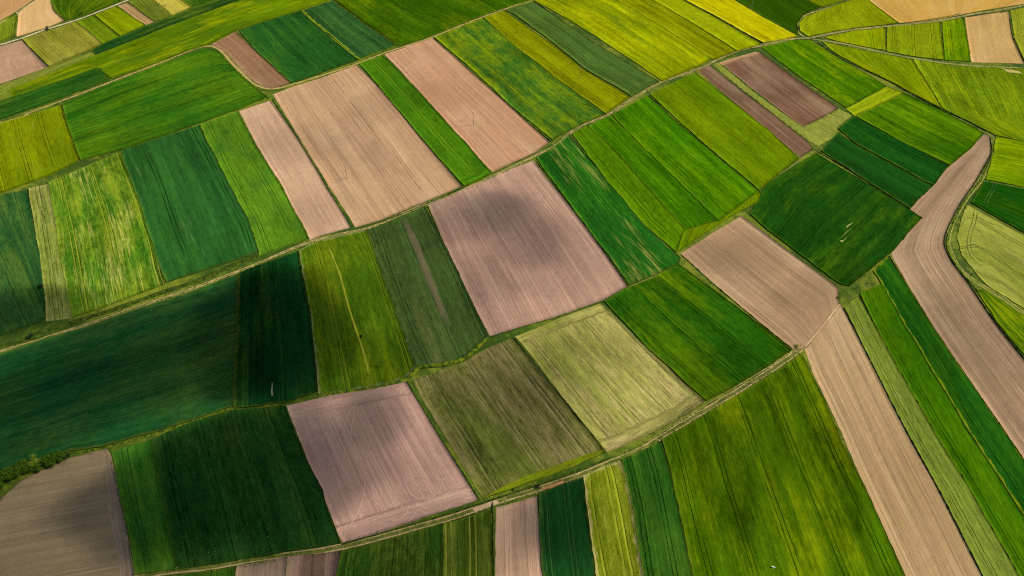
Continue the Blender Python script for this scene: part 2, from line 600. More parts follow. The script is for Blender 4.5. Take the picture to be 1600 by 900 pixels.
cf('dark green wedge between the mottled yellow green band and the sandy upper track at left',
   '*160,108 *172,123 125,142 75,161 *-60,208 *-60,180 25,151 87,130 150,108', crop(c(40, 104, 30), streak=.3), .45)

# ---- far middle
sf('small dull brown strip beside the bend of the sandy upper track',
   '*332,70 *368,50 400,81 *453,130 438,135 *424,138 412,136 400,129 381,113 364,94 351,80', soil(c(148, 110, 80), line=.3))
cf('dark green field right of the small dull brown strip by the track bend', '*375,48 400,39 *470,18 *559,94 *456,130 402,80',
   crop(c(36, 98, 36), alt=c(66, 122, 26), patch=.03, pass_w=3.4, pass_amt=.3, alt_lo=.52, alt_hi=.68), .5)
cf('dark bluish green field with fine lengthwise lines, left of the broad dark field', '*473,17 *520,1 *621,72 *562,93',
   crop(c(46, 102, 50), alt=c(58, 112, 44), pass_w=2.6, pass_amt=.4, streak=.6, edge=c(150, 165, 20), edge_amt=.7), .5)
cf('broad dark green field at the top edge, above the brown strip of the middle', '*408,-80 *930,-80 828,-1 800,9 *745,28 675,56 *623,71 524,0',
   crop(c(52, 104, 6), alt=c(108, 140, 2), patch=.024, alt_lo=.5, alt_hi=.64, alt_amt=.7, streak=.35), .5, rows='524,0 623,71')

# ---- between the upper and the middle track
mf('olive yellow meadow at the left edge below the sandy upper track', '*-60,216 0,194 *95,165 104,195 *123,251 75,275 *-60,324',
   crop(c(124, 148, 8), alt=c(92, 124, 12), bare=c(178, 172, 72), bare_amt=.4, bare_lo=.6, patch=.04, streak=.45))
cf('large green field with a rounded far corner below the bend of the sandy upper track',
   '*338,80 361,104 385,129 403,143 *417,152 371,171 312,192 190,234 *127,250 107,195 *99,163 175,131 250,103 300,83 322,77',
   crop(c(42, 112, 22), alt=c(98, 150, 12), alt_lo=.50, alt_hi=.68, alt_amt=.75, patch=.02, stretch=.3, pass_w=4., pass_amt=.2, edge_amt=.2, tram=c(120, 165, 20), tram_w=34., tram_amt=.4), .5)
cf('dark green field at the left edge left of the pale straw strip', '*-60,322 0,307 *43,298 55,365 *67,448 70,500 *-60,546',
   crop(c(36, 98, 50), streak=.4, pass_amt=.15, tram=c(70, 130, 70), tram_w=11., tram_amt=.4), .5)
mf('narrow pale straw strip between two green fields near the left edge', '*45,296 *75,289 92,380 105,447 *112,496 *74,501 68,450 54,352',
   crop(c(114, 148, 60), alt=c(150, 156, 82), alt_lo=.42, alt_hi=.6, streak=.8, bare=c(176, 168, 98), bare_amt=.5, bare_lo=.52, edge=c(190, 180, 110), edge_amt=.6, pass_amt=.3), .12)
cf('yellow green streaky field right of the narrow pale straw strip', '*78,286 *187,239 217,312 245,405 *256,444 150,484 *115,494 106,447 93,380',
   crop(c(64, 130, 28), alt=c(134, 162, 44), alt_lo=.48, alt_hi=.60, alt_amt=.75, patch=.075, stretch=.16, pass_w=3.2, pass_amt=.35, streak=.7, bare=c(190, 185, 90), bare_amt=.6, bare_lo=.55,
        tram=c(175, 185, 60), tram_w=17., tram_amt=.5, mottle=.7))
cf('broad bluish dark green field with one tractor lane, left of a light green strip', '*190,237 *311,197 325,225 362,297 390,350 *404,394 *262,441 247,405 219,312',
   crop(c(40, 104, 46), alt=c(52, 118, 42), streak=.45, pass_w=2.4, pass_amt=.25, tram_w=30., tram_amt=.7, tram=c(24, 74, 22), bare=c(130, 165, 125), bare_amt=.35, bare_lo=.62, mottle=.35), .55)
cf('light green strip left of the pair of pale brown fields', '*315,195 *371,175 400,230 437,287 *482,373 *407,399 391,350 363,297 327,225',
   crop(c(88, 152, 32), alt=c(48, 112, 40), alt_lo=.53, alt_hi=.66, patch=.05, stretch=.6, streak=.5, edge=c(165, 175, 50)))
sf('narrow pale brown field, left of a thin green dividing line', '*375,174 *423,158 471,228 *547,355 500,368 *486,375 438,287 402,225',
   soil(c(206, 165, 132), line=.5, pale_amt=.5, dark_lo=.54))
sf('wide pale brown field with a dark scratch, right of a thin green dividing line',
   '*428,148 450,139 512,119 *558,102 620,170 *720,291 662,316 590,345 *556,354 475,226',
   soil(c(196, 155, 117), dark=c(164, 124, 94), line=.5, pass_amt=.2, pale_amt=.4))
cf('slim bright green strip between two pale brown fields', '*563,100 *597,88 728,225 *766,270 750,281 *727,290 665,222',
   crop(c(74, 142, 18), alt=c(54, 118, 20), alt_lo=.5, alt_hi=.62, tram=c(130, 180, 30), tram_w=22., tram_amt=.5, pass_w=4.5, pass_amt=.25, head_w=5.))
sf('long reddish brown strip right of the slim bright green strip', '*602,85 *676,60 740,117 800,170 *857,222 835,239 800,254 *770,268 730,224',
   soil(c(192, 144, 110), dark=c(172, 126, 94), line=.45, pass_amt=.16))
cf('long green strip with yellow drifts right of the long reddish brown strip', '*680,59 *756,29 800,70 875,128 *945,179 900,198 *864,218 800,166',
   crop(c(58, 118, 34), alt=c(124, 160, 6), patch=.05, stretch=.6, alt_lo=.48, alt_hi=.6, alt_amt=.85, pass_w=3., pass_amt=.25, tram=c(160, 180, 20), tram_w=26., tram_amt=.35), .45)
cf('narrow olive yellow strip left of the bluish green strip with double wheel lanes', '*758,28 *787,18 800,27 912,110 *983,152 950,175 *948,178 877,127 802,70',
   crop(c(138, 150, 4), alt=c(108, 120, 6), alt_lo=.46, alt_hi=.6, patch=.05, stretch=.2, pass_w=2.8, pass_amt=.35, streak=.5), .35)
cf('bluish green strip marked by double wheel lanes near the top', '*791,17 *832,4 925,67 *1027,128 *987,150 913,107 803,22',
   crop(c(72, 118, 54), alt=c(84, 128, 46), streak=.25, pass_amt=.12, tram_w=12.5, tram_amt=.85, tram=c(34, 68, 22), mottle=.3, head_w=3.), .6)
cf('bright yellow green patchy field right of the bluish green strip with double wheel lanes', '*694,-90 *828,-90 960,-1 *1110,92 1087,105 *1035,126 836,1',
   crop(c(140, 168, 4), alt=c(184, 182, 2), alt_lo=.5, alt_hi=.62, patch=.03, stretch=.25, pass_w=4.5, pass_amt=.25, bare=c(96, 142, 20), bare_amt=.7, bare_lo=.53), .4)
cf('olive field with fine dark rows near the top, between two yellow green fields', '*831,-90 *884,-90 1016,-1 *1149,80 1120,91 *1113,92 963,-1',
   crop(c(136, 148, 4), alt=c(104, 130, 10), alt_lo=.5, alt_hi=.65, pass_w=2.6, pass_amt=.5, streak=.6, patch=.03, stretch=.2), .4)
cf('plain lime green strip left of the bright yellow strip at the top', '*887,-90 *905,-90 1065,0 *1188,69 *1152,79 1019,-1', crop(c(140, 166, 4), streak=.3, pass_amt=.15))
cf('bright yellow strip ending at the sandy middle track near the top', '*910,-90 *985,-90 1144,0 1200,33 *1245,57 *1193,67 1070,0',
   crop(c(194, 184, 2), alt=c(166, 162, 2), alt_lo=.5, alt_hi=.65, streak=.45, patch=.04, pass_amt=.2, edge=c(205, 200, 60), edge_amt=.6), .6)
cf('dark green field with a power pole, right of the bright yellow strip at the top', '*990,-90 *1200,-90 1259,-1 *1281,11 1255,23 1244,37 1245,49 *1247,56 1200,30 1148,-1',
   crop(c(46, 88, 6), alt=c(58, 108, 8), streak=.4))
cf('small light green triangle at the top edge inside the bend of the horseshoe path', '*1203,-90 *1370,-60 1317,1 *1300,6 *1284,11 1262,-1', crop(c(112, 142, 6)))
cf('lime green field ringed by the horseshoe path at the top right', '*1420,-70 *1480,-70 1356,1 *1402,36 1380,39 1335,44 1300,49 *1264,57 1251,49 1249,38 1259,27 1289,17 1326,8 1350,0',
   crop(c(136, 162, 12), streak=.25, pass_amt=.12, alt_lo=.6))
sf('golden tan bare field in the top right corner above the sandy track', '*1430,-70 *1700,-70 1690,-12 *1600,6 1525,18 1475,28 1425,35 *1407,36 1358,0',
   soil(c(208, 162, 78), dark=c(172, 130, 60), line=.15, blotch=.5))

# ---- upper right, between the sandy track and the thin path
cf('yellow green wedge between the sandy track and the thin dark path at upper right', '*1290,59 1335,49 *1383,44 *1384,79 1337,70 *1302,63', crop(c(150, 172, 2), alt=c(92, 146, 6), patch=.05), .35)
cf('plain lime green square field below the sandy track at upper right', '*1387,43 *1468,36 *1474,93 1440,90 *1387,81', crop(c(126, 160, 16), streak=.25, pass_amt=.12), .4)
cf('bright green strip left of the golden brown field at upper right', '*1473,35 *1505,29 *1516,96 *1477,94', crop(c(88, 150, 2), alt=c(140, 170, 2), patch=.05, stretch=.2), .4)
sf('golden brown bare field below the sandy track at the right edge', '*1509,28 *1575,18 1581,60 *1599,99 *1519,97', soil(c(202, 162, 98), line=.25))
mf('olive grass plot at the right edge beside the golden brown field', '*1579,17 *1680,-4 *1680,110 *1602,95 1586,60', crop(c(148, 156, 50), alt=c(130, 146, 34)))
cf('triangular yellow green field with a curved tip under the thin path at upper right', '*1286,66 *1425,94 1448,131 *1470,169 *1395,129 1312,87 1300,78',
   crop(c(112, 152, 8), alt=c(148, 168, 8), patch=.04, stretch=.3, pass_w=4., pass_amt=.25), .4)
cf('wide streaky green field at the right edge under the thin path', '*1428,94 1500,105 *1690,113 *1690,240 1600,221 1553,211 *1541,204 1474,170 1451,131',
   crop(c(102, 148, 18), alt=c(154, 170, 10), alt_lo=.53, alt_hi=.66, patch=.03, stretch=.2, pass_w=3.6, pass_amt=.32, streak=.6), .4)
cf('bright mottled green field below the sandy track, above a dull brown field', '*1192,75 1237,64 *1266,64 1312,93 *1384,135 *1322,168 1255,123',
   crop(c(70, 134, 4), alt=c(146, 172, 4), alt_lo=.53, alt_hi=.63, patch=.05, stretch=.3, streak=.5), .4)
mf('short yellow green grass strip at the end of the bright mottled green field', '*1386,136 *1411,146 *1336,181 *1323,171', crop(c(126, 166, 18), alt=c(148, 176, 20)))
cf('mid green field left of the tip of the long winding brown field', '*1339,182 *1414,147 1470,174 *1535,208 1520,227 *1483,258 1410,222',
   crop(c(56, 118, 8), alt=c(98, 152, 6), patch=.03, stretch=.35), .45)
cf('narrow dark green strip directly below the mid green field by the winding brown field', '*1311,201 *1334,184 1409,223 *1480,260 *1458,289 1444,283 1336,224', crop(c(22, 84, 22), alt=c(40, 104, 16), alt_lo=.55), .5)
cf('dark green strip with faint lines above the large dark square field on the right', '*1284,236 *1309,209 1335,227 1443,286 *1456,291 *1421,325 1350,280',
   crop(c(26, 84, 24), alt=c(44, 104, 16), alt_lo=.58, pass_w=3., pass_amt=.3), .5)
dark_square = cf('large dark green square field with light blotches and a pale bare scar', '*1274,241 1421,329 *1438,340 1395,391 1360,419 *1327,447 1312,444 1200,360 *1174,335 1192,303 1200,288',
   crop(c(26, 82, 16), alt=c(74, 120, 4), alt_lo=.53, alt_hi=.66, alt_amt=.65, patch=.055, stretch=.25, streak=.4, pass_amt=.15, edge_amt=.15), .55)
scar = soil(c(158, 162, 112), line=.4, weed=c(60, 100, 30), clod=.8)
patch(dark_square, 'bare_patch', '*1311,378 *1316.5,377 1321,373 *1325,369.5 *1317.5,375.5 1315.5,379.5 1313.5,380', scar, .02, 'pale bare scar', base=.97, jag=.3, cell=1.)
patch(dark_square, 'bare_patch', '*1312.5,374 *1320,366 1330,358 *1330.5,357.5 *1320.6,366.6', scar, .02, 'thin pale streak', base=.97, jag=.2, cell=1.)
patch(dark_square, 'bare_patch', '*1321,357 *1331,350 *1332,351 *1323,358', scar, .02, 'short pale streak', base=.97, jag=.2, cell=1.)
sf('slim dark brown strip at upper right beside the pale green grass strip', '*1092,111 *1109,103 1200,174 *1262,223 1269,233 *1250,245 1200,202',
   soil(c(118, 88, 68), line=.4))
mf('pale green grass strip that widens to a hook between two dark brown fields', '1113,101 1120,98 1200,162 1254,200 1311,171 1329,181 1305,199 1309,211 1276,228 1265,222 1200,172',
   crop(c(142, 152, 78), alt=c(128, 152, 56), streak=.3, pass_amt=.1), .15, rows='1113,101 1254,201')
brown_far = sf('dull dark brown field with a lighter far end at upper right', '*1132,103 *1189,83 *1309,169 *1255,198', soil(c(122, 88, 68), line=.3))
patch(brown_far, 'headland', '*1181,80 *1190,83 *1131,103 *1122,98', soil(c(168, 128, 94), line=.4), .03, 'lighter brown far end')
cf('yellow green field below the sandy middle track, left of the slim dark brown strip', '*1017,148 *1087,115 1200,204 *1246,248 1200,284 *1187,297 1099,223',
   crop(c(102, 148, 2), alt=c(60, 120, 6), alt_lo=.51, alt_hi=.66, patch=.035, stretch=.25, pass_w=3.5, pass_amt=.3), .45)
cf('bright green strip bordering the dark field with straw streaks', '*894,209 *917,198 952,226 *1069,360 *1056,393 1011,355 951,285', crop(c(72, 132, 8), alt=c(96, 150, 6), pass_w=3., pass_amt=.3), .5)
cf('middle of three bright green strips below the sandy middle track', '*920,197 *956,181 1006,232 *1120,345 *1072,359 953,226', crop(c(56, 126, 2), alt=c(84, 146, 2), pass_w=2.6, pass_amt=.35), .45)
cf('broad bright green strip with a lighter near end, left of the yellow green field', '*959,180 *1012,151 1096,225 *1185,300 *1123,344 1008,232', crop(c(58, 130, 2), alt=c(98, 156, 4), pass_w=3.2, pass_amt=.3, patch=.03), .45)
mf('yellowish grass headland along the near ends of the bright green strips', '*1070,362 1120,347 *1187,301 *1190,311 1125,347 1090,371 *1058,396', crop(c(106, 152, 4), alt=c(60, 118, 4), alt_lo=.5), .3)
cf('dark green field with straw coloured streaks right of the central brown field', '*839,247 868,230 *889,212 950,287 1010,358 *1062,404 1060,413 *984,444 910,344',
   crop(c(32, 104, 26), alt=c(50, 124, 20), alt_lo=.55, bare=c(150, 150, 66), bare_amt=.6, bare_lo=.54, streak=.6, pass_w=2.8, pass_amt=.3, patch=.03), .45)
sf('large pinkish brown field in the middle of the photo', '*670,320 725,297 800,265 *833,252 910,350 *979,447 940,469 880,490 *766,524 711,415',
   soil(c(186, 146, 126), dark=c(160, 120, 106), line=.55, pass_amt=.2, pale_amt=.45, loop_amt=.0))

# ---- below the middle track
big_dark = cf('broad very dark green field at the left edge below the weedy ditch',
   '*372,431 371,500 *364,635 300,656 250,672 165,695 110,704 *-60,760 *-60,572 0,554 75,530 150,507 225,481 300,457 345,439',
   crop(c(26, 94, 48), alt=c(66, 110, 42), alt_lo=.48, alt_hi=.64, alt_amt=.9, patch=.014, stretch=.6, pass_w=5., pass_amt=.12, streak=.35, edge=c(110, 130, 40), edge_amt=.5, tone=.55, bare=c(110, 130, 80), bare_amt=.3, bare_lo=.58), .5)
black_strip = cf('nearly black green upright strip right of the broad very dark field', '*376,427 405,415 *465,394 477,450 485,500 *495,611 445,629 400,634 *367,638 372,520',
   crop(c(16, 70, 30), alt=c(60, 104, 26), alt_lo=.53, alt_hi=.66, patch=.04, stretch=.15, tone=.8, streak=.3, pass_amt=.2), .55)
patch(black_strip, 'bare_patch', '*425.3,600 *426.6,600 *427.2,620 *424.8,620', soil(c(165, 150, 130), line=.2), .02, 'short pale bare streak', base=.97, jag=.15, cell=1.)
cf('mid green field with a light lengthwise ridge, right of the nearly black strip', '*469,393 487,382 525,371 *573,361 590,400 610,460 640,545 *649,572 632,591 570,606 *500,616 488,500 479,450',
   crop(c(68, 116, 18), alt=c(118, 138, 18), alt_lo=.5, alt_hi=.64, patch=.03, stretch=.3, pass_w=3., pass_amt=.25, streak=.5, tram=c(150, 158, 40), tram_w=27., tram_amt=.4, edge=c(170, 170, 110), edge_amt=.4), .35)
cf('dusky grey green field with a brown streak, left of the central brown field', '*579,360 620,344 *663,324 696,386 726,450 *760,525 742,542 725,558 690,566 *654,571 642,545 613,460 593,400',
   crop(c(70, 104, 52), alt=c(106, 108, 68), alt_lo=.55, alt_hi=.66, alt_amt=.8, patch=.04, stretch=.12, streak=.55, pass_w=2.4, pass_amt=.3, edge=c(70, 120, 40)), .3)
sf('pinkish brown field with tractor loops at lower middle', '*449,635 510,621 *634,597 660,640 690,690 *746,780 660,808 *537,849 500,760',
   soil(c(184, 144, 128), dark=c(160, 122, 112), line=.5, pale_amt=.55, loop_amt=.6, pass_amt=.16, head_w=8.))
olive_field = cf('dull olive brown field right of the brown field with tractor loops', '*648,594 690,579 725,567 760,546 *801,530 859,602 919,675 *942,706 900,726 800,762 *755,776 702,690 661,622',
   crop(c(96, 106, 48), alt=c(128, 112, 74), alt_lo=.50, alt_hi=.62, patch=.03, stretch=.25, pass_w=2.2, pass_amt=.25, tone=.7, streak=.9, tram_w=19., tram_amt=.35, tram=c(165, 150, 110), mottle=.6, edge=c(90, 122, 36)), .15)
patch(olive_field, 'headland', '*945,702 *945,708 900,728 800,765 *756,778 *775,766 830,741 890,720', crop(c(124, 140, 22), alt=c(92, 118, 20), pass_amt=.1, mottle=.8), .12, 'yellow green grassy near end', base=.2)
cf('pale straw green field in the middle, left of a rich green field', '*808,527 870,500 *939,475 1009,545 *1098,628 1060,654 1000,684 *950,705 922,672 863,598',
   crop(c(170, 161, 88), alt=c(118, 142, 52), alt_lo=.50, alt_hi=.64, patch=.022, stretch=.6, pass_w=2., pass_amt=.2, tone=.6, streak=.7, mottle=.55, dark_amt=.4, bare=c(190, 165, 112), bare_amt=.7, bare_lo=.54, edge=c(136, 152, 50), head_w=6.), .15)
cf('rich green field with lighter lengthwise bands, left of the light brown field', '*947,472 985,450 *1061,416 1150,481 *1234,547 1170,589 *1104,626 1012,543',
   crop(c(36, 100, 12), alt=c(92, 136, 2), alt_lo=.50, alt_hi=.64, alt_amt=.8, patch=.045, stretch=.2, pass_w=2.6, pass_amt=.25, streak=.55), .5)
sf('light brown field with a pointed right corner, left of the long light brown strip', '*1066,397 1125,358 *1159,339 1200,370 1309,450 1308,465 *1311,479 1259,543 *1240,545 1200,513 1120,446',
   soil(c(174, 140, 106), dark=c(150, 120, 86), line=.5, pass_amt=.2, pale_amt=.35))
sf('long light brown strip running to the bottom edge, left of a pale green strip',
   '*1256,540 1288,509 *1315,478 1361,570 1414,674 1470,775 1532,897 *1580,990 *1457,990 1416,898 1361,780 1316,675 1276,592',
   soil(c(178, 145, 104), dark=c(160, 128, 88), line=.5, pass_amt=.18, pale_amt=.5))
cf('pale green strip right of the long light brown strip', '*1321,482 *1341,464 1379,535 1457,674 1511,762 1589,898 *1640,985 *1584,990 1536,897 1474,775 1418,674 1364,570',
   crop(c(112, 146, 56), alt=c(134, 156, 72), alt_lo=.5, alt_hi=.66, pass_w=2.2, pass_amt=.22, streak=.6, bare=c(200, 195, 130), bare_amt=.35, bare_lo=.63), .3)
cf('vivid green strip between a pale green and a dark green strip at right', '*1345,460 *1379,444 1407,500 1450,570 1511,673 1558,745 *1648,884 *1644,980 1592,898 1514,762 1460,674 1382,535',
   crop(c(48, 112, 4), alt=c(78, 132, 4), patch=.035, stretch=.2, pass_w=3., pass_amt=.25, streak=.45), .45)
cf('dark green strip left of the long winding brown field', '*1366,424 *1387,403 1417,449 1461,520 1505,583 1567,675 1600,723 *1680,840 *1680,926 1561,744 1514,672 1452,569 1409,499 1383,450',
   crop(c(30, 98, 20), alt=c(66, 124, 8), alt_lo=.52, alt_hi=.65, patch=.035, stretch=.2, pass_w=2.8, pass_amt=.25, edge=c(140, 160, 30), edge_amt=.6), .5)
winding = sf('long winding brown field that tapers to a tip at the right',
   '*1538,211 *1545,212 1546,240 1524,280 1499,317 1484,345 1475,367 1474,385 1486,410 1514,447 1536,480 1561,515 1599,562 *1680,668 *1680,832 1604,722 1571,673 1508,581 1464,519 1421,448 1393,396 1422,330 1483,262 1523,228',
   soil(c(160, 129, 102), dark=c(138, 112, 86), line=.6, pass_amt=.22, pale_amt=.6))

# ---- right, beyond the grassy lane
cf('small yellow green field at the right edge beside the grassy lane', '*1690,240 *1690,314 1600,292 *1541,280 1551,250 *1557,215 1600,223', crop(c(98, 150, 2), alt=c(140, 172, 2), patch=.05, stretch=.2), .4)
cf('dark green block at the right edge between a yellow green field and a pale field', '*1690,318 *1690,410 1600,363 *1518,317 *1537,285 1600,297', crop(c(22, 88, 12), alt=c(60, 112, 6), alt_lo=.55, tram=c(70, 120, 40), tram_w=22., tram_amt=.4), .5)
cf('pale yellow green field with looping wheel marks at the right edge', '*1690,416 *1690,560 1600,481 *1546,448 1523,424 1503,399 1497,370 *1502,344 1512,321 1600,369',
   crop(c(158, 162, 82), alt=c(126, 152, 52), alt_lo=.46, alt_hi=.62, patch=.03, stretch=.5, pass_amt=.2, streak=.5, tram=c(86, 116, 34), tram_w=26., tram_amt=.7, bare=c(214, 200, 140), bare_amt=.5, bare_lo=.58), .25)
mf('green weedy wedge between the grassy lane and the ditch at the right edge', '*1528,455 *1541,456 1600,495 *1690,560 *1690,660 1600,553 1561,506', crop(c(66, 126, 16), alt=c(150, 170, 8), alt_lo=.5, alt_hi=.62, patch=.05, mottle=.8), .3)

# ---- bottom left and below the lower track
greybrown = sf('grey brown field in the bottom left corner below the hedgerow', '*165,702 *173,711 188,780 210,898 *226,990 *-80,990 -80,822 -10,788 *12,772 32,753 64,737 110,717',
   soil(c(156, 134, 100), dark=c(112, 98, 76), line=.35, pale_amt=.3, blotch=.5, dark_lo=.46, weed_amt=.15), rows='0,800 160,770')
patch(greybrown, 'headland', '*160,704 *172,711 187,780 209,898 *225,990 *196,990 181,898 166,790', soil(c(152, 130, 106), line=.5, pale_amt=.4), .03, 'side strip ploughed lengthwise')
cf('slim dark green strip right of the grey brown corner field', '*177,706 *236,689 250,760 276,886 *272,889 *214,896 191,780', crop(c(46, 124, 38), streak=.4, pass_w=4., pass_amt=.2, tram=c(60, 130, 60), tram_w=13., tram_amt=.4), .45)
mf('dark green meadow dotted with white specks left of the brown field with tractor loops', '*240,687 300,661 366,643 *444,636 459,676 498,760 *529,847 400,869 325,881 *280,886 254,760',
   crop(c(30, 84, 32), alt=c(62, 96, 34), alt_lo=.5, alt_hi=.64, patch=.04, stretch=.3, pass_w=4., pass_amt=.2, mottle=.7, dark_amt=.4, edge=c(80, 110, 40)), .3)
mf('small green grass corner at the bottom edge under the lower track', '*250,906 325,893 *367,887 *360,990 *240,990', crop(c(46, 96, 26), mottle=.7), .25)
sf('small brown plot at the bottom edge left of the plum brown ridged plot', '*369,886 *448,873 *440,990 *362,990', soil(c(150, 122, 100), line=.3, weed_amt=.3))
sf('plum brown ridged plot at the bottom edge', '*451,872 *530,863 527,898 *514,990 *442,990', soil(c(130, 100, 86), line=.9, pass_w=1.7, pass_amt=.5, pale_amt=.3))
mf('dusky green meadow at the bottom edge right of the plum brown plot', '*535,863 *690,821 691,840 *690,990 *518,990 529,898', crop(c(48, 92, 26), alt=c(88, 108, 36), alt_lo=.5, patch=.06, mottle=.8, dark_amt=.45, streak=.5), .25)
cf('olive striped plot with a yellow right side at the bottom edge', '*694,821 *765,800 768,850 *769,990 *693,990 694,840', crop(c(70, 100, 28), alt=c(152, 152, 56), alt_amt=.6, alt_lo=.53, alt_hi=.66, patch=.05, stretch=.1, pass_w=2.4, pass_amt=.4, streak=.6, tram=c(170, 175, 80), tram_w=8., tram_amt=.5), .3)
sf('narrow pinkish brown plot at the bottom edge between an olive and a dark green plot', '*777,794 *837,778 842,840 847,900 *854,990 *775,990', soil(c(190, 152, 124), line=.5, pass_amt=.25, weed_amt=.1))
cf('very dark green plot at the bottom edge right of the narrow pinkish brown plot', '*842,774 882,757 *909,747 914,790 920,840 929,898 *943,990 *859,990 851,900 846,840', crop(c(24, 80, 34), alt=c(50, 98, 30), alt_lo=.56, tram=c(66, 116, 56), tram_w=10., tram_amt=.5, pass_amt=.2), .55)
cf('olive yellow plot between two dark green plots at the bottom edge', '*913,745 940,733 *969,722 976,740 987,800 1003,898 *1018,990 *948,990 933,898 917,790',
   crop(c(112, 134, 24), alt=c(168, 166, 64), alt_lo=.52, alt_hi=.66, patch=.045, stretch=.25, pass_w=3., pass_amt=.22, tram=c(178, 186, 60), tram_w=7.5, tram_amt=.6, edge=c(200, 180, 120), edge_amt=.6), .35)
cf('dark green plot at the bottom edge left of the big yellow green field', '*974,719 1000,708 *1030,692 1045,735 1060,800 1081,898 *1103,990 *1022,990 1007,898 991,800 979,740',
   crop(c(40, 98, 26), alt=c(64, 112, 30), alt_lo=.52, patch=.04, stretch=.2, pass_w=3.4, pass_amt=.22, tram=c(24, 66, 16), tram_w=10., tram_amt=.5), .5)
big_yellow = cf('big yellow green field with faint tramlines at the bottom right', '*1035,688 1100,651 1200,591 *1251,555 1262,576 1309,680 1357,780 1411,898 *1453,990 *1107,990 1085,898 1064,800 1049,735',
   crop(c(66, 114, 2), alt=c(132, 144, 2), alt_lo=.52, alt_hi=.66, alt_amt=.8, patch=.04, stretch=.22, pass_w=3.4, pass_amt=.15, streak=.5, tone=1., tram_w=17., tram_amt=.35, tram=c(36, 74, 4)), .5)
# ================================================================== GROUND
def build_ground():
    def axis(lo, hi, step, far):
        a = list(np.arange(lo, hi + .1, step)); s = step
        while a[-1] < far:
            s *= 1.35; a.append(a[-1] + s)
        s = step
        while a[0] > -far:
            s *= 1.35; a.insert(0, a[0] - s)
        return np.array(a)
    xs, ys = axis(-440, 440, 5, 9000), axis(40, 640, 5, 9000)
    gx, gy = np.meshgrid(xs, ys)
    gz = terrain(gx, gy)
    nx, ny = len(xs), len(ys)
    V = np.stack([gx.ravel(), gy.ravel(), gz.ravel()], axis=1)
    F = [(j * nx + i, j * nx + i + 1, (j + 1) * nx + i + 1, (j + 1) * nx + i) for j in range(ny - 1) for i in range(nx - 1)]
    m, t, out = new_mat('grassy_ground')
    g = t.node('ShaderNodeNewGeometry').outputs['Position']
    s = t.node('ShaderNodeSeparateXYZ'); t.t.links.new(g, s.inputs[0])
    X, Y = s.outputs[0], s.outputs[1]
    mott = t.noise(g, .25, 5, .7); big = t.noise(g, .03, 3); grain = t.noise(g, 1.4, 3, .7)
    col = t.mix(t.ss(t.add(t.mul(big, .6), t.mul(mott, .4)), .42, .62), c(58, 96, 22), c(122, 140, 42))
    # farther land outside the mapped plots is a patchwork of the same kind
    rx = t.add(t.mul(X, .86), t.mul(Y, .5)); ry = t.add(t.mul(Y, .86), t.mul(X, -.5))
    row = t.m('FLOOR', t.m('DIVIDE', ry, 150.))
    cell = t.m('FLOOR', t.m('DIVIDE', t.add(rx, t.mul(row, 23.)), 46.))
    pick = t.white(t.add(t.mul(cell, 3.17), t.mul(row, 17.3)))
    ramp = t.node('ShaderNodeValToRGB'); ramp.color_ramp.interpolation = 'CONSTANT'
    stops = [(0, c(60, 115, 10)), (.22, c(195, 155, 115)), (.42, c(40, 95, 30)), (.6, c(130, 155, 8)), (.78, c(85, 140, 15)), (.9, c(160, 155, 60))]
    e = ramp.color_ramp.elements
    e[0].position, e[0].color = stops[0]; e[1].position, e[1].color = stops[1]
    for p, q in stops[2:]:
        n = e.new(p); n.color = q
    t.put(ramp.inputs[0], pick)
    far = t.m('MAXIMUM', t.ss(t.m('ABSOLUTE', X), 380., 384.), t.m('MAXIMUM', t.ss(Y, 640., 645.), t.ss(Y, -20., -24.)))
    col = t.mix(far, col, ramp.outputs[0])
    col = t.scale(col, t.add(.45, t.add(t.mul(mott, .6), t.mul(grain, .5))))
    t.t.links.new(t.bsdf(col, t.add(grain, mott), .3), out.inputs[0])
    o = mesh_obj('ground', V, F, m, smooth=True)
    tag(o, 'grassy ground between and beyond the fields', 'ground', None, 'structure')


build_ground()


# ================================================================== TRACKS AND VERGES
def smooth_line(P, step=1.2):
    """Catmull-Rom through the points, evenly resampled"""
    P = [np.asarray(p) for p in P]
    Q = [2 * P[0] - P[1]] + P + [2 * P[-1] - P[-2]]
    out = []
    for i in range(1, len(Q) - 2):
        a, b, cc, d = Q[i - 1], Q[i], Q[i + 1], Q[i + 2]
        for k in range(8):
            t = k / 8
            out.append(.5 * (2 * b + (cc - a) * t + (2 * a - 5 * b + 4 * cc - d) * t * t + (3 * b - 3 * cc + d - a) * t ** 3))
    out.append(P[-1])
    n = int(resample(out, 2)[1] / step) + 2
    return resample(out, n)[0]


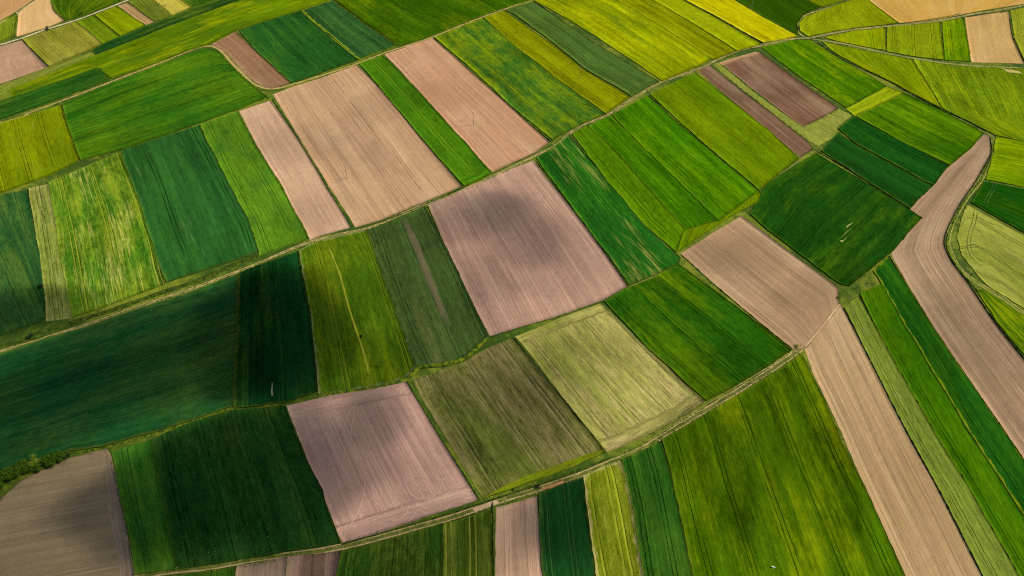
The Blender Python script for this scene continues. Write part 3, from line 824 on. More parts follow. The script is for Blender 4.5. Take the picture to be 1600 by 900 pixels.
def ribbon(name, line, width, mat, lift=.03, hump=0., cross=6, step=1.2, rough=0.):
    P, _ = pts(line)
    P = carry_on(P, line, 140., False) if name in ('dirt_track', 'grass_verge_or_shade') else P
    C = smooth_line(P, step)
    T = np.gradient(C, axis=0); T /= np.linalg.norm(T, axis=1)[:, None]
    Nn = np.column_stack([-T[:, 1], T[:, 0]])
    along = np.concatenate(([0], np.cumsum(np.linalg.norm(np.diff(C, axis=0), axis=1))))
    s = np.linspace(-.5, .5, cross + 1)
    wv = width * (1 + .3 * wob2(C, 1., .07))
    X = C[:, None] + Nn[:, None] * (s[None, :, None] * wv[:, None, None])
    n, k = len(C), cross + 1
    X = X.reshape(-1, 2)
    z = terrain(X[:, 0], X[:, 1]) + lift
    prof = np.tile(1 - (2 * s) ** 2, n)
    if hump:
        z = z + prof * hump * (.6 + np.abs(wob2(X, 1.2, .35)) + .5 * wob2(X, 1., .9)) 
    z = np.where(np.tile(np.abs(s) > .49, n), terrain(X[:, 0], X[:, 1]) - .08, z)
    F = [(j * k + i, j * k + i + 1, (j + 1) * k + i + 1, (j + 1) * k + i) for j in range(n - 1) for i in range(k - 1)]
    o = mesh_obj(name, np.column_stack([X, z]), F, mat, smooth=True)
    uv = np.column_stack([np.tile(s, n) * np.repeat(wv, k), np.repeat(along, k)])
    set_maps(o.data, uv, np.tile((.5 - np.abs(s)), n) * width, np.repeat(np.minimum(along, along[-1] - along), k))
    return o


def track_mat(name, dirt, grass, gauge, rut, wear=.4, seed=0.):
    """two wheel ruts with grass between; wear lowers the grass"""
    m, t, out = new_mat(name)
    u, v = t.uv()
    P = t.vec(t.add(u, seed), v, seed)
    w = t.mul(t.sub(t.noise(P, .12, 3), .5), 1.0)
    edge = t.mul(t.sub(t.noise(P, .9, 3, .65), .5), .9)
    d = t.sub(t.m('ABSOLUTE', t.sub(t.m('ABSOLUTE', t.add(u, w)), gauge)), edge)
    f = t.ss(d, rut + .2, rut - .15)
    f = t.mul(f, t.ss(t.noise(t.vec(u, t.mul(v, .05), 4.), 1., 3, .6), .22, .5))
    mid = t.mul(t.ss(t.m('ABSOLUTE', u), gauge + .35, gauge), t.ss(t.noise(P, .35, 4, .7), .62 - wear * .45, .8 - wear * .4))
    f = t.m('MAXIMUM', f, mid)
    grain = t.noise(P, 1.7, 4, .7); mott = t.noise(P, .25, 4, .65)
    gcol = t.mix(t.ss(mott, .42, .62), grass, blend(grass, DRY, .25))
    gcol = t.scale(gcol, t.add(.4, t.add(t.mul(grain, .7), t.mul(mott, .5))))
    dcol = t.scale(dirt, t.add(.55, t.add(t.mul(grain, .4), t.mul(mott, .5))))
    col = t.mix(f, gcol, dcol)
    t.t.links.new(t.bsdf(col, t.add(t.mul(f, -1.), t.mul(grain, .5)), .2), out.inputs[0])
    return m


SAND = c(208, 178, 118)
track_defs = [
    ('upper sandy track with a rounded bend at the upper left', '-60,208 0,192 40,178 100,156 175,127 250,98 300,78 322,72 336,74 348,82 362,98 380,116 397,131 415,138 432,138 450,134 512,115 560,99 600,83 640,70 675,58 742,31 800,10 830,-4',
     3.4, track_mat('sandy_track', c(190, 162, 96), c(116, 136, 36), .6, .5, .7, 1.)),
    ('long middle track of sand and grass running up to the top right corner', '-60,566 0,549 75,526 150,502 225,476 300,451 345,434 400,413 450,391 485,378 525,367 575,356 622,337 662,320 725,296 765,278 800,261 837,243 870,226 900,201 950,179 985,156 1030,130 1087,109 1120,94 1150,80 1190,71 1237,61 1265,59 1300,52 1335,46 1385,41 1425,37 1475,31 1525,21 1600,8 1690,-10',
     3.8, track_mat('rutted_track', c(190, 166, 110), c(92, 114, 30), .7, .26, .4, 5.)),
    ('lower field track with two pale ruts in the grass', '180,912 225,899 280,890 325,886 400,873 475,864 535,854 585,842 637,827 700,810 762,789 800,776 850,761 912,740 950,724 1000,703 1050,672 1100,642 1150,612 1200,581 1228,562 1252,545',
     4.6, track_mat('two_rut_track', c(202, 170, 122), c(82, 106, 28), 1.0, .30, .15, 9.)),
    ('white gravel road in the top left corner', '-60,88 0,70 32,60 75,45 120,31 162,15 200,0 260,-22', 3.8, track_mat('gravel_road', c(222, 202, 165), c(150, 160, 70), .6, 1.1, .9, 13.)),
    ('thin pale side path in the top left corner', '-50,52 0,35 27,19 57,-1 80,-16', 2.4, track_mat('pale_path', c(220, 196, 150), c(150, 150, 60), .4, .7, .8, 15.)),
    ('horseshoe path around the lime green field at top right', '1378,-14 1350,-1 1325,5 1287,14 1256,25 1245,38 1247,50 1261,60', 3.0, track_mat('stony_path', c(178, 168, 92), c(92, 112, 24), .7, .4, .4, 19.)),
    ('thin dark grassy path at upper right', '1270,61 1300,65 1337,72 1385,83 1440,93 1500,101 1600,107 1690,112', 3.4, track_mat('grassy_path', c(190, 180, 110), c(66, 100, 12), .7, .4, .25, 23.)),
    ('curving grassy lane with twin wheel marks at the right', '1530,203 1545,207 1552,222 1552,238 1545,261 1531,283 1511,308 1496,332 1486,354 1481,376 1487,398 1501,421 1521,438 1541,450 1562,464 1600,491 1690,560',
     4.6, track_mat('grassy_lane', c(184, 170, 98), c(96, 132, 20), .9, .24, .1, 27.)),
]
for lab, line, w, m in track_defs:
    o = ribbon('dirt_track', line, w * .6, m, lift=.045, cross=8)
    tag(o, lab, 'dirt track', None, 'structure')


def verge_mat(name, a, b, seed):
    m, t, out = new_mat(name)
    u, v = t.uv()
    P = t.vec(t.add(u, seed), v, seed)
    mott = t.noise(P, .45, 5, .7); grain = t.noise(P, 1.8, 3, .7)
    col = t.mix(t.ss(mott, .42, .62), a, b)
    col = t.scale(col, t.add(.35, t.add(t.mul(grain, .8), t.mul(mott, .5))))
    t.t.links.new(t.bsdf(col, t.add(grain, mott), .5), out.inputs[0])
    return m


VD = verge_mat('dark_weeds_and_shade', c(50, 78, 14), c(82, 104, 20), 3.)  # weeds, and the dark strips painted for shade beside standing crops
VG = verge_mat('green_verge', c(66, 108, 16), c(128, 146, 30), 11.)
VY = verge_mat('dry_verge', c(140, 146, 66), c(184, 172, 100), 17.)
VB = verge_mat('ditch_weeds_and_shade', c(44, 54, 18), c(70, 80, 30), 29.)  # ditch weeds, and border strips coloured dark as crop-edge shadow
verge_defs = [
    # weedy banks and verges; dark lines on field borders also imitate crop-edge shade
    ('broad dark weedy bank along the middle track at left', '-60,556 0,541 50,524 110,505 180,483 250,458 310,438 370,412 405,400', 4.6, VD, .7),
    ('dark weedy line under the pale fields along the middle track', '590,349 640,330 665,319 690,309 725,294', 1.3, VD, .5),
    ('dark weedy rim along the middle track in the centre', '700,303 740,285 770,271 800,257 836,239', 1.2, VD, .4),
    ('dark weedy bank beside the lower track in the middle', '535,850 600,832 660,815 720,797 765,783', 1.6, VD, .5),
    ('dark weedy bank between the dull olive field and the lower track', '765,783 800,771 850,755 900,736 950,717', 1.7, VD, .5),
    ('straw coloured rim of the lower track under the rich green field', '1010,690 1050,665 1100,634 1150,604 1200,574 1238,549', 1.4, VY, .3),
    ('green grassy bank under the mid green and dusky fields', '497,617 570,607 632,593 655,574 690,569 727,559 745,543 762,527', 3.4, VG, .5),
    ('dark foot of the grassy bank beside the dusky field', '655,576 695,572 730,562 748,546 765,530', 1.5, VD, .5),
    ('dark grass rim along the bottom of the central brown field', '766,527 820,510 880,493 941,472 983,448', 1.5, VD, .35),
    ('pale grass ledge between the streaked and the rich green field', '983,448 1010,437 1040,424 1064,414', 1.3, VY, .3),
    ('dark grass and painted shade line down the right side of the central brown field', '837,251 911,349 981,447', 1.0, VD, .4),
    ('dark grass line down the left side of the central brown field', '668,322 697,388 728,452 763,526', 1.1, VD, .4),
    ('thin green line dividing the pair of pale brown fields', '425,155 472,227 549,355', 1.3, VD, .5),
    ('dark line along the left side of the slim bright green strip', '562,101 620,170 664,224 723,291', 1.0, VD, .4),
    ('dark grass and painted shade line right of the long reddish brown strip', '678,60 740,116 801,169 861,222', .9, VD, .4),
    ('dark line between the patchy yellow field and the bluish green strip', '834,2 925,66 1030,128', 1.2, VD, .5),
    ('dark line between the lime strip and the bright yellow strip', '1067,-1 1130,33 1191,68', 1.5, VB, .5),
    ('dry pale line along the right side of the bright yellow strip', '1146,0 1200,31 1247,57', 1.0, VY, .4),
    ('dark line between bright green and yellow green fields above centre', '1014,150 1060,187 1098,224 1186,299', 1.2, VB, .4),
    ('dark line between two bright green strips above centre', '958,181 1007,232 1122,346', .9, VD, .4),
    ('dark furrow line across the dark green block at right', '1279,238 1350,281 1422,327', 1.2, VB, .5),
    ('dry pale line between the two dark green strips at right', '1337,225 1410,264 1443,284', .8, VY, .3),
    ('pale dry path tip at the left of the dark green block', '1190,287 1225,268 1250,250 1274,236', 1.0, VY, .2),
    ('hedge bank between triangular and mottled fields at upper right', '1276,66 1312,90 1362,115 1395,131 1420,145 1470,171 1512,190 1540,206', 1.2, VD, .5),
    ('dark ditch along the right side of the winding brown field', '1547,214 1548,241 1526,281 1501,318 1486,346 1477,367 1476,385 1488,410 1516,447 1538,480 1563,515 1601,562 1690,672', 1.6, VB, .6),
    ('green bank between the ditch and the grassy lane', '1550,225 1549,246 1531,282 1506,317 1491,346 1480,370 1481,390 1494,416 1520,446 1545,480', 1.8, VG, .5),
    ('painted dark shade line between the long brown strip and the pale green strip', '1318,482 1362,568 1415,672 1471,774 1533,896 1580,988', 1.5, VB, .6),  # dark strip in place of the shadow cast by the green crop
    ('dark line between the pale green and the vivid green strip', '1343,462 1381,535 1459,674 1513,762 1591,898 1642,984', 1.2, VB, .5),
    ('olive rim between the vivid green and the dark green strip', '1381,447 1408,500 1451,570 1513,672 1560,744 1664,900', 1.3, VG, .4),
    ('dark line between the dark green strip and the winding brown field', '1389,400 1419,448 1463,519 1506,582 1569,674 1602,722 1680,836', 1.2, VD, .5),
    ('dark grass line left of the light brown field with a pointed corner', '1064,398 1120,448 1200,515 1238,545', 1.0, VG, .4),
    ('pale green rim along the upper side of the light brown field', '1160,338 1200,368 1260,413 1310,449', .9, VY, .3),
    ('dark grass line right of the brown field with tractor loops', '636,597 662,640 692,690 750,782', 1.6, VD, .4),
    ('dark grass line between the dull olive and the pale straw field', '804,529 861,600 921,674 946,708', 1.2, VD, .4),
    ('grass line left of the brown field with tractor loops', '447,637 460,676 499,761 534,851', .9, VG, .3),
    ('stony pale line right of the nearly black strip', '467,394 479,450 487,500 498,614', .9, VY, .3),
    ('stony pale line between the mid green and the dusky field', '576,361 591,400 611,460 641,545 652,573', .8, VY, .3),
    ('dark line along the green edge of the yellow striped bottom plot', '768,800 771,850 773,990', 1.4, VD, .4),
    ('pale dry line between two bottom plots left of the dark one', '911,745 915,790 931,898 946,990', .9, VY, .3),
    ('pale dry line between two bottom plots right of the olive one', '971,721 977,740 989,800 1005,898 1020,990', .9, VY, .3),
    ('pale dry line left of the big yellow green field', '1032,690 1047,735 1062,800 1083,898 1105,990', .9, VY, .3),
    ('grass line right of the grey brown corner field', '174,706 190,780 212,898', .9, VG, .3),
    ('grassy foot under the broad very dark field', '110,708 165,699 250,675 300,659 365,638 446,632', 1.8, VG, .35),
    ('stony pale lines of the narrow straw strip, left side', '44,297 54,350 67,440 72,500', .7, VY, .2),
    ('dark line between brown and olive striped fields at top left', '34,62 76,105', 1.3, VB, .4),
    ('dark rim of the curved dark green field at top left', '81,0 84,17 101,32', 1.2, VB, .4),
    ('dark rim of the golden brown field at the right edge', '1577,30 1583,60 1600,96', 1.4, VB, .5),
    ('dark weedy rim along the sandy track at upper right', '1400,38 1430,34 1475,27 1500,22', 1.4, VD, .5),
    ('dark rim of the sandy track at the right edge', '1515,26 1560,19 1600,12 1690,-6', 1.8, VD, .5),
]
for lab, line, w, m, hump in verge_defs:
    o = ribbon('grass_verge_or_shade', line, w * (.36 if w < 1.55 else .52 if w < 3 else .7), m, lift=.06, hump=hump, cross=6, step=.7)
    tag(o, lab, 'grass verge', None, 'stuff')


# ================================================================== LOOSE GRASS TUFTS AND WHITE SPECKS
def tufts(name, spots, mat, lo, hi):
    V, F = [], []
    for x, y in spots:
        h = random.uniform(lo, hi); z = float(terrain(x, y)) + .04
        for k in range(4):
            a = random.uniform(0, 6.28); l = h * random.uniform(.5, 1.)
            dx, dy = math.cos(a), math.sin(a); w = .16 * h + .05
            b = len(V)
            V += [(x - dy * w, y + dx * w, z), (x + dy * w, y - dx * w, z), (x + dx * l * .7, y + dy * l * .7, z + l)]
            F.append((b, b + 1, b + 2))
    return mesh_obj(name, V, F, mat)


def simple_mat(name, col, var=.5, rough=.8):
    m, t, out = new_mat(name)
    g = t.node('ShaderNodeNewGeometry').outputs['Position']
    n = t.noise(g, 1.3, 3, .7)
    t.t.links.new(t.bsdf(t.scale(col, t.add(1 - var * .5, t.mul(n, var))), None, rough=rough), out.inputs[0])
    return m


spots = []
for lab, line, w, m in track_defs:
    C = smooth_line(pts(line)[0], .55)
    for p in C:
        for sgn in (-1, 1):
            if random.random() < .75:
                off = sgn * (w * .42 + abs(random.gauss(0, .7)))
                a = random.uniform(0, 6.28)
                spots.append((p[0] + math.cos(a) * abs(off), p[1] + math.sin(a) * abs(off)) if random.random() < .25 else (p[0] + off * .5, p[1] + off * .86))
o = tufts('grass', spots, simple_mat('tuft_grass', c(92, 118, 24), 1.0), .25, .7)
tag(o, 'loose grass tufts scattered along the tracks', 'grass', None, 'stuff')

speck = []
P = pts('240,687 300,664 366,646 444,639 459,676 498,760 525,840 400,862 325,875 280,880 254,760')[0]
A = np.array(P)
def inside(x, y):
    r = False
    for i in range(len(A)):
        x1, y1 = A[i]; x2, y2 = A[i - 1]
        if (y1 > y) != (y2 > y) and x < (x2 - x1) * (y - y1) / (y2 - y1) + x1: r = not r
    return r
centres = [at(*p) for p in ((288, 698), (265, 722), (310, 830), (372, 820), (390, 790), (340, 860), (420, 845), (300, 735))]
while len(speck) < 100:
    if random.random() < .7:
        cc = random.choice(centres); x, y = cc[0] + random.gauss(0, 4.5), cc[1] + random.gauss(0, 4.5)
    else:
        x, y = random.uniform(A[:, 0].min(), A[:, 0].max()), random.uniform(A[:, 1].min(), A[:, 1].max())
    if inside(x, y): speck.append((x, y))
V, F = [], []
for x, y in speck:
    s = random.uniform(.06, .19); z = float(terrain(x, y)) + .60; b = len(V)
    for k in range(6):
        a = k * 1.047 + random.uniform(-.3, .3); q = s * random.uniform(.6, 1.1)
        V.append((x + math.cos(a) * q, y + math.sin(a) * q, z - .05))
    V.append((x, y, z + s * .6))
    F += [(b + k, b + (k + 1) % 6, b + 6) for k in range(6)]
o = mesh_obj('wildflowers', V, F, simple_mat('white_petals', c(160, 166, 130), .3))
tag(o, 'white specks of flowers sprinkled over the dark green meadow', 'wildflowers', None, 'stuff')


# ================================================================== BUSHES
def leaf_mat(name, a, b):
    m, t, out = new_mat(name)
    g = t.node('ShaderNodeNewGeometry').outputs['Position']
    n = t.noise(g, .9, 3, .6)
    col = t.mix(t.ss(n, .35, .65), a, b)
    d = t.bsdf(col, None, rough=.75, spec=.2)
    tr = t.node('ShaderNodeBsdfTranslucent'); t.put(tr.inputs[0], t.scale(col, 1.3))
    mx = t.node('ShaderNodeMixShader'); mx.inputs[0].default_value = .3
    t.t.links.new(d, mx.inputs[1]); t.t.links.new(tr.outputs[0], mx.inputs[2])
    t.t.links.new(mx.outputs[0], out.inputs[0])
    return m


BARK = simple_mat('bark', c(92, 78, 60), .6)
LEAF_D = leaf_mat('dark_leaves', c(62, 122, 10), c(100, 152, 18))
LEAF_L = leaf_mat('pale_leaves', c(128, 172, 40), c(160, 200, 70))
LEAF_B = leaf_mat('blackish_leaves', c(22, 52, 18), c(40, 74, 20))


def bush(name, label, cat, group, px, py, w, h, leaf, n=900, dx=0., seed=0):
    rnd = random.Random(seed + int(px * 7 + py))
    x, y = at(px, py); x += dx
    z = float(terrain(x, y))
    root = link(bpy.data.objects.new(name, None)); root.location = (x, y, z)
    tag(root, label, cat, group, 'thing')
    V, F = [], []
    def limb(p, q, r0, r1):
        p, q = Vector(p), Vector(q); ax = (q - p).normalized()
        s1 = ax.orthogonal().normalized(); s2 = ax.cross(s1); b = len(V)
        for o_, r_ in ((p, r0), (q, r1)):
            for k in range(6):
                V.append(tuple(o_ + s1 * math.cos(k * 1.047) * r_ + s2 * math.sin(k * 1.047) * r_))
        for k in range(6):
            F.append((b + k, b + (k + 1) % 6, b + 6 + (k + 1) % 6, b + 6 + k))
    limb((0, 0, -.1), (0, 0, h * .3), .05 * h, .035 * h)
    lobes = []
    for k in range(9):
        a = rnd.uniform(0, 6.28); rr = w * .5 * math.sqrt(rnd.random()) * .72
        lz = h * rnd.uniform(.35, .82)
        cpt = Vector((math.cos(a) * rr, math.sin(a) * rr, lz))
        lobes.append((cpt, w * rnd.uniform(.17, .3)))
        limb((0, 0, h * .22), tuple(cpt), .03 * h, .01 * h)
    mesh_obj('trunk', V, F, BARK, root)
    V, F = [], []
    for k in range(n):
        cpt, rad = rnd.choice(lobes)
        d = Vector((rnd.gauss(0, 1), rnd.gauss(0, 1), rnd.gauss(0, 1))).normalized() * rad * (rnd.random() ** .4)
        p = cpt + d
        if p.z < .15: p.z = .15 + rnd.random() * .3
        s = rnd.uniform(.10, .24) * (h / 4) ** .5
        nn = (d.normalized() + Vector((rnd.gauss(0, .6), rnd.gauss(0, .6), rnd.gauss(.3, .6)))).normalized()
        s1 = nn.orthogonal().normalized(); s2 = nn.cross(s1); an = rnd.uniform(0, 6.28)
        e1 = s1 * math.cos(an) + s2 * math.sin(an); e2 = nn.cross(e1); b = len(V)
        V += [tuple(p - e1 * s), tuple(p + e2 * s * .55), tuple(p + e1 * s), tuple(p - e2 * s * .55)]
        F.append((b, b + 1, b + 2, b + 3))
    mesh_obj('crown', V, F, leaf, root)
    return root


HG = 'bushes of the hedgerow above the grey brown field'
hedge = [(-34, 766), (-20, 760), (-6, 758), (3, 757), (11, 749), (19, 745), (27, 742), (35, 737), (43, 733), (51, 731)]
for i, (px, py) in enumerate(hedge):
    bush('bush', 'dark green bush in the dense left part of the hedgerow', 'bush', HG, px, py, 5.6, 4.4 + (i % 3) * .6, LEAF_D, 2400)
bush('bush', 'pale yellow green bush standing out in the middle of the hedgerow', 'bush', HG, 59, 726, 4.6, 5.2, LEAF_L, 1800)
bush('bush', 'low gappy bush right of the pale bush in the hedgerow', 'bush', HG, 72, 727, 4.0, 3.6, LEAF_D, 1100)
bush('bush', 'second low bush of the hedgerow, between the gappy bush and its tall right end', 'bush', HG, 65, 732, 4.0, 3.4, LEAF_D, 1300)
bush('bush', 'tall bush at the thick right end of the hedgerow', 'bush', HG, 85, 723, 5.6, 5.4, LEAF_D, 2400)
bush('bush', 'rounded last tall bush at the right tip of the hedgerow', 'bush', HG, 96, 718, 5.0, 4.8, LEAF_D, 2000)
bush('bush', 'small fading bush just beyond the right tip of the hedgerow', 'bush', HG, 105, 714, 2.8, 1.9, LEAF_B, 500)
bush('bush', 'lone blackish bush between the dark green field and the pale straw strip at left', 'bush', None, 65, 450, 3.6, 2.4, LEAF_B, 900)
bush('bush', 'lone dark bush beside the light ridge in the mid green field', 'bush', None, 565, 527, 2.0, 1.3, LEAF_B, 700)
bush('bush', 'blackish bush in the weedy bank of the middle track near the left edge', 'bush', None, 47, 529, 3.4, 2.2, LEAF_B, 800)
bush('bush', 'small round bush beside the white road at top left', 'bush', None, 75, 47, 3.6, 2.6, LEAF_B, 700)
bush('bush', 'small bush on the far side of the white road below the dark green field', 'bush', None, 128, 24, 4.2, 2.8, LEAF_D, 700)
bush('bush', 'low weedy bush at the right end of the lower track', 'bush', None, 1245, 542, 2.6, 1.3, LEAF_L, 700)
bush('bush', 'low weedy bush at the corner of the light brown field and the pale green strip', 'bush', None, 1309, 466, 1.8, 1.0, LEAF_D, 500)
bush('bush', 'low dark bush in the bank left of the reddish scrape on the lower track', 'bush', None, 841, 762, 2.6, 1.2, LEAF_B, 700)
bush('bush', 'tiny dark bush on the grass below the dull olive field', 'bush', None, 802, 766, 1.0, .7, LEAF_B, 300)
bush('bush', 'tiny bush on the horseshoe path at the top right', 'bush', None, 1247, 44, 2.4, 1.6, LEAF_D, 400)

# reddish scrape of bare earth beside the lower track and the gap by the two brown plots
o = lay('bare_earth', *pts('*848,763 *880,752 *882,754 *850,765'), soil(c(196, 140, 98), line=.2), .03, None, jag=.4, cell=.8)
tag(o, 'reddish scrape of bare earth beside the lower track', 'bare earth', None, 'structure')
o = lay('bare_earth', *pts('*742,795 *775,782 *778,785 *746,800'), soil(c(206, 172, 132), line=.2), .05, None, jag=.6, cell=.8)
tag(o, 'pale trampled earth where the lower track passes the brown field corner', 'bare earth', None, 'structure')
o = lay('bare_earth', *pts('*1565,108 *1590,112 *1596,116 *1572,113'), soil(c(200, 178, 110), line=.2), .5, None, jag=.8, cell=.8)
tag(o, 'pale scrape at the upper right edge under the thin path', 'bare earth', None, 'structure')

# ================================================================== MARKS THAT BELONG TO SINGLE FIELDS
def strip_mat(name, inner, outer, seed, soft=.9, fade=3.):
    m, t, out = new_mat(name)
    u, v = t.uv()
    P = t.vec(t.add(u, seed), v, seed)
    f = t.ss(t.add(t.attr('dside'), t.mul(t.sub(t.noise(t.vec(u, t.mul(v, .12), seed), .8, 3, .7), .5), 3.2)), -.1, soft)
    f = t.mul(f, t.ss(t.add(t.attr('dend'), t.mul(t.sub(t.noise(P, .3, 3), .5), fade)), 0., fade))
    grain = t.noise(P, 1.7, 3, .7); mott = t.noise(P, .4, 4, .7)
    col = t.scale(t.mix(f, outer, inner), t.add(.45, t.add(t.mul(grain, .7), t.mul(mott, .4))))
    t.t.links.new(t.bsdf(col, t.add(grain, mott), .25), out.inputs[0])
    return m


def mark(owner, name, line, width, mat, lift, hump=0., label=None):
    o = ribbon(name, line, width, mat, lift=lift, hump=hump, cross=4, step=1.)
    o.parent = owner
    if label: o['label'] = label
    return o


def owner(text):
    return next(o for o in COL.objects if o.get('label') == text)


q = owner('mid green field with a light lengthwise ridge, right of the nearly black strip')
mark(q, 'grass_ridge', '513,386 524,412 534,440 545,482 556,515 566,545 577,588', 2.0, strip_mat('ridge_grass', c(150, 156, 42), c(92, 126, 20), 3.), .5, .2, 'light yellowish ridge')
q = owner('wide pale brown field with a dark scratch, right of a thin green dividing line')
for ln in ('519,122 530,136 540,149', '545,156 560,174 572,190 586,208', '614,240 628,257 642,277 660,299'):
    mark(q, 'weedy_furrow', ln, .8, strip_mat('furrow_weeds', c(128, 98, 62), c(188, 150, 110), 7.), .13, 0., 'dark weedy furrow')
q = owner('dusky grey green field with a brown streak, left of the central brown field')
mark(q, 'brown_streak', '630,342 648,380 664,420 682,465 700,512', 7.0, strip_mat('thin_crop', c(122, 112, 76), c(74, 102, 52), 11., 3.4, 16.), .56, 0., 'brown streak of thin growth')
q = owner('long light brown strip running to the bottom edge, left of a pale green strip')
mark(q, 'drag_track', '1258,542 1275,522 1293,500 1312,476', 1.6, strip_mat('drag_earth', c(212, 178, 138), c(184, 150, 108), 13.), .16, 0., 'pale wheel track along its far end')
q = owner('pale yellow green field with looping wheel marks at the right edge')
WT = strip_mat('wheel_marks', c(84, 110, 34), c(140, 154, 66), 17.)
for ln in ('1522,330 1519,345 1514,362 1511,380 1514,396 1522,408 1534,416', '1527,333 1524,347 1519,363 1516,380 1519,394 1527,404 1538,411',
           '1522,345 1530,341 1540,347 1552,352', '1519,360 1526,360 1535,365', '1513,389 1526,386 1540,390 1560,402 1584,416'):
    mark(q, 'wheel_track', ln, 1.0, WT, .54, 0., 'curved dark wheel mark')
q = owner('dark green block at the right edge between a yellow green field and a pale field')
WT2 = strip_mat('pale_wheel_marks', c(84, 128, 50), c(26, 84, 16), 19.)
for ln in ('1550,287 1548,297 1541,308 1536,320', '1554,288 1552,298 1545,310 1540,322'):
    mark(q, 'wheel_track', ln, .9, WT2, .86, 0., 'faint pale wheel mark')
q = owner('dark green field right of the small dull brown strip by the track bend')
mark(q, 'grass_seam', '471,19 492,37 515,58 540,78 559,94', 1.6, strip_mat('seam_grass', c(118, 158, 24), c(50, 108, 36), 23.), .86, 0., 'light green seam along its right side')

q = owner('pinkish brown field with tractor loops at lower middle')
LP = strip_mat('harrow_loop', c(195, 159, 141), c(184, 146, 130), 43., .8, 4.)
for ln in ('462,668 480,650 510,640 540,634 552,640 550,662 546,690', '534,672 548,640 566,624 592,617 624,614', '580,760 586,784 600,792 614,784 618,764', '630,748 642,772 662,780 684,770 692,748',
           '536,836 556,806 566,780 570,750', '500,690 516,662 540,648', '650,760 664,766 680,756', '545,830 600,806 660,790 720,772'):
    mark(q, 'harrow_loop', ln, .9, LP, .15, 0., 'pale curved tractor loop')

# ================================================================== POWER POLES
WOOD = simple_mat('pole_wood', c(158, 122, 92), .4)
CONC = simple_mat('pole_concrete', c(150, 150, 140), .3)
CER = simple_mat('insulator_glaze', c(170, 160, 150), .1, .3)
LINE_DIR = at(907, 123) - at(543, 279); LINE_DIR /= np.linalg.norm(LINE_DIR)
CROSS = Vector((-LINE_DIR[1], LINE_DIR[0], 0))


def tube(p, q, r0, r1, n=10):
    p, q = Vector(p), Vector(q); ax = (q - p).normalized()
    s1 = ax.orthogonal().normalized(); s2 = ax.cross(s1)
    V = [tuple(o + s1 * math.cos(k * 2 * math.pi / n) * r + s2 * math.sin(k * 2 * math.pi / n) * r) for o, r in ((p, r0), (q, r1)) for k in range(n)]
    F = [(k, (k + 1) % n, n + (k + 1) % n, n + k) for k in range(n)] + [tuple(range(n - 1, -1, -1)), tuple(range(n, 2 * n))]
    return V, F


def pole(label, px, py, h, aframe, mat):
    x, y = at(px, py); z = float(terrain(x, y))
    root = link(bpy.data.objects.new('power_pole', None)); root.location = (x, y, z)
    tag(root, label, 'power pole', 'poles of the power line across the upper fields', 'thing')
    L = Vector((LINE_DIR[0], LINE_DIR[1], 0))
    if aframe:
        for s in (-1, 1):
            mesh_obj('leg', *tube(L * (s * 1.0) + Vector((0, 0, -.3)), L * (s * .12) + Vector((0, 0, h)), .14, .09), mat, root)
        mesh_obj('brace', *tube(L * -.62 + Vector((0, 0, h * .42)), L * .62 + Vector((0, 0, h * .42)), .06, .06), mat, root)
    else:
        mesh_obj('post', *tube((0, 0, -.3), (0, 0, h), .14, .10), mat, root)
    arm = mesh_obj('crossarm', *tube(CROSS * -1.1 + Vector((0, 0, h - .35)), CROSS * 1.1 + Vector((0, 0, h - .35)), .08, .08, 8), mat, root)
    for s in (-1.0, 0.0, 1.0):
        b = CROSS * s + Vector((0, 0, h - .27 if s else h))
        mesh_obj('insulator', *tube(b, b + Vector((0, 0, .26)), .07, .045, 8), CER, root)


pole('bare wooden power pole standing in the wide pale brown field', 543, 279, 9.2, False, WOOD)
pole('wooden power pole in the long reddish brown strip', 740, 195.5, 9.2, False, WOOD)
pole('pale power pole in the narrow olive yellow strip', 906.5, 123, 9.2, False, CONC)
pole('two legged power pole in the dark field beside the bright yellow strip at the top', 1173, 15.5, 9.6, True, CONC)


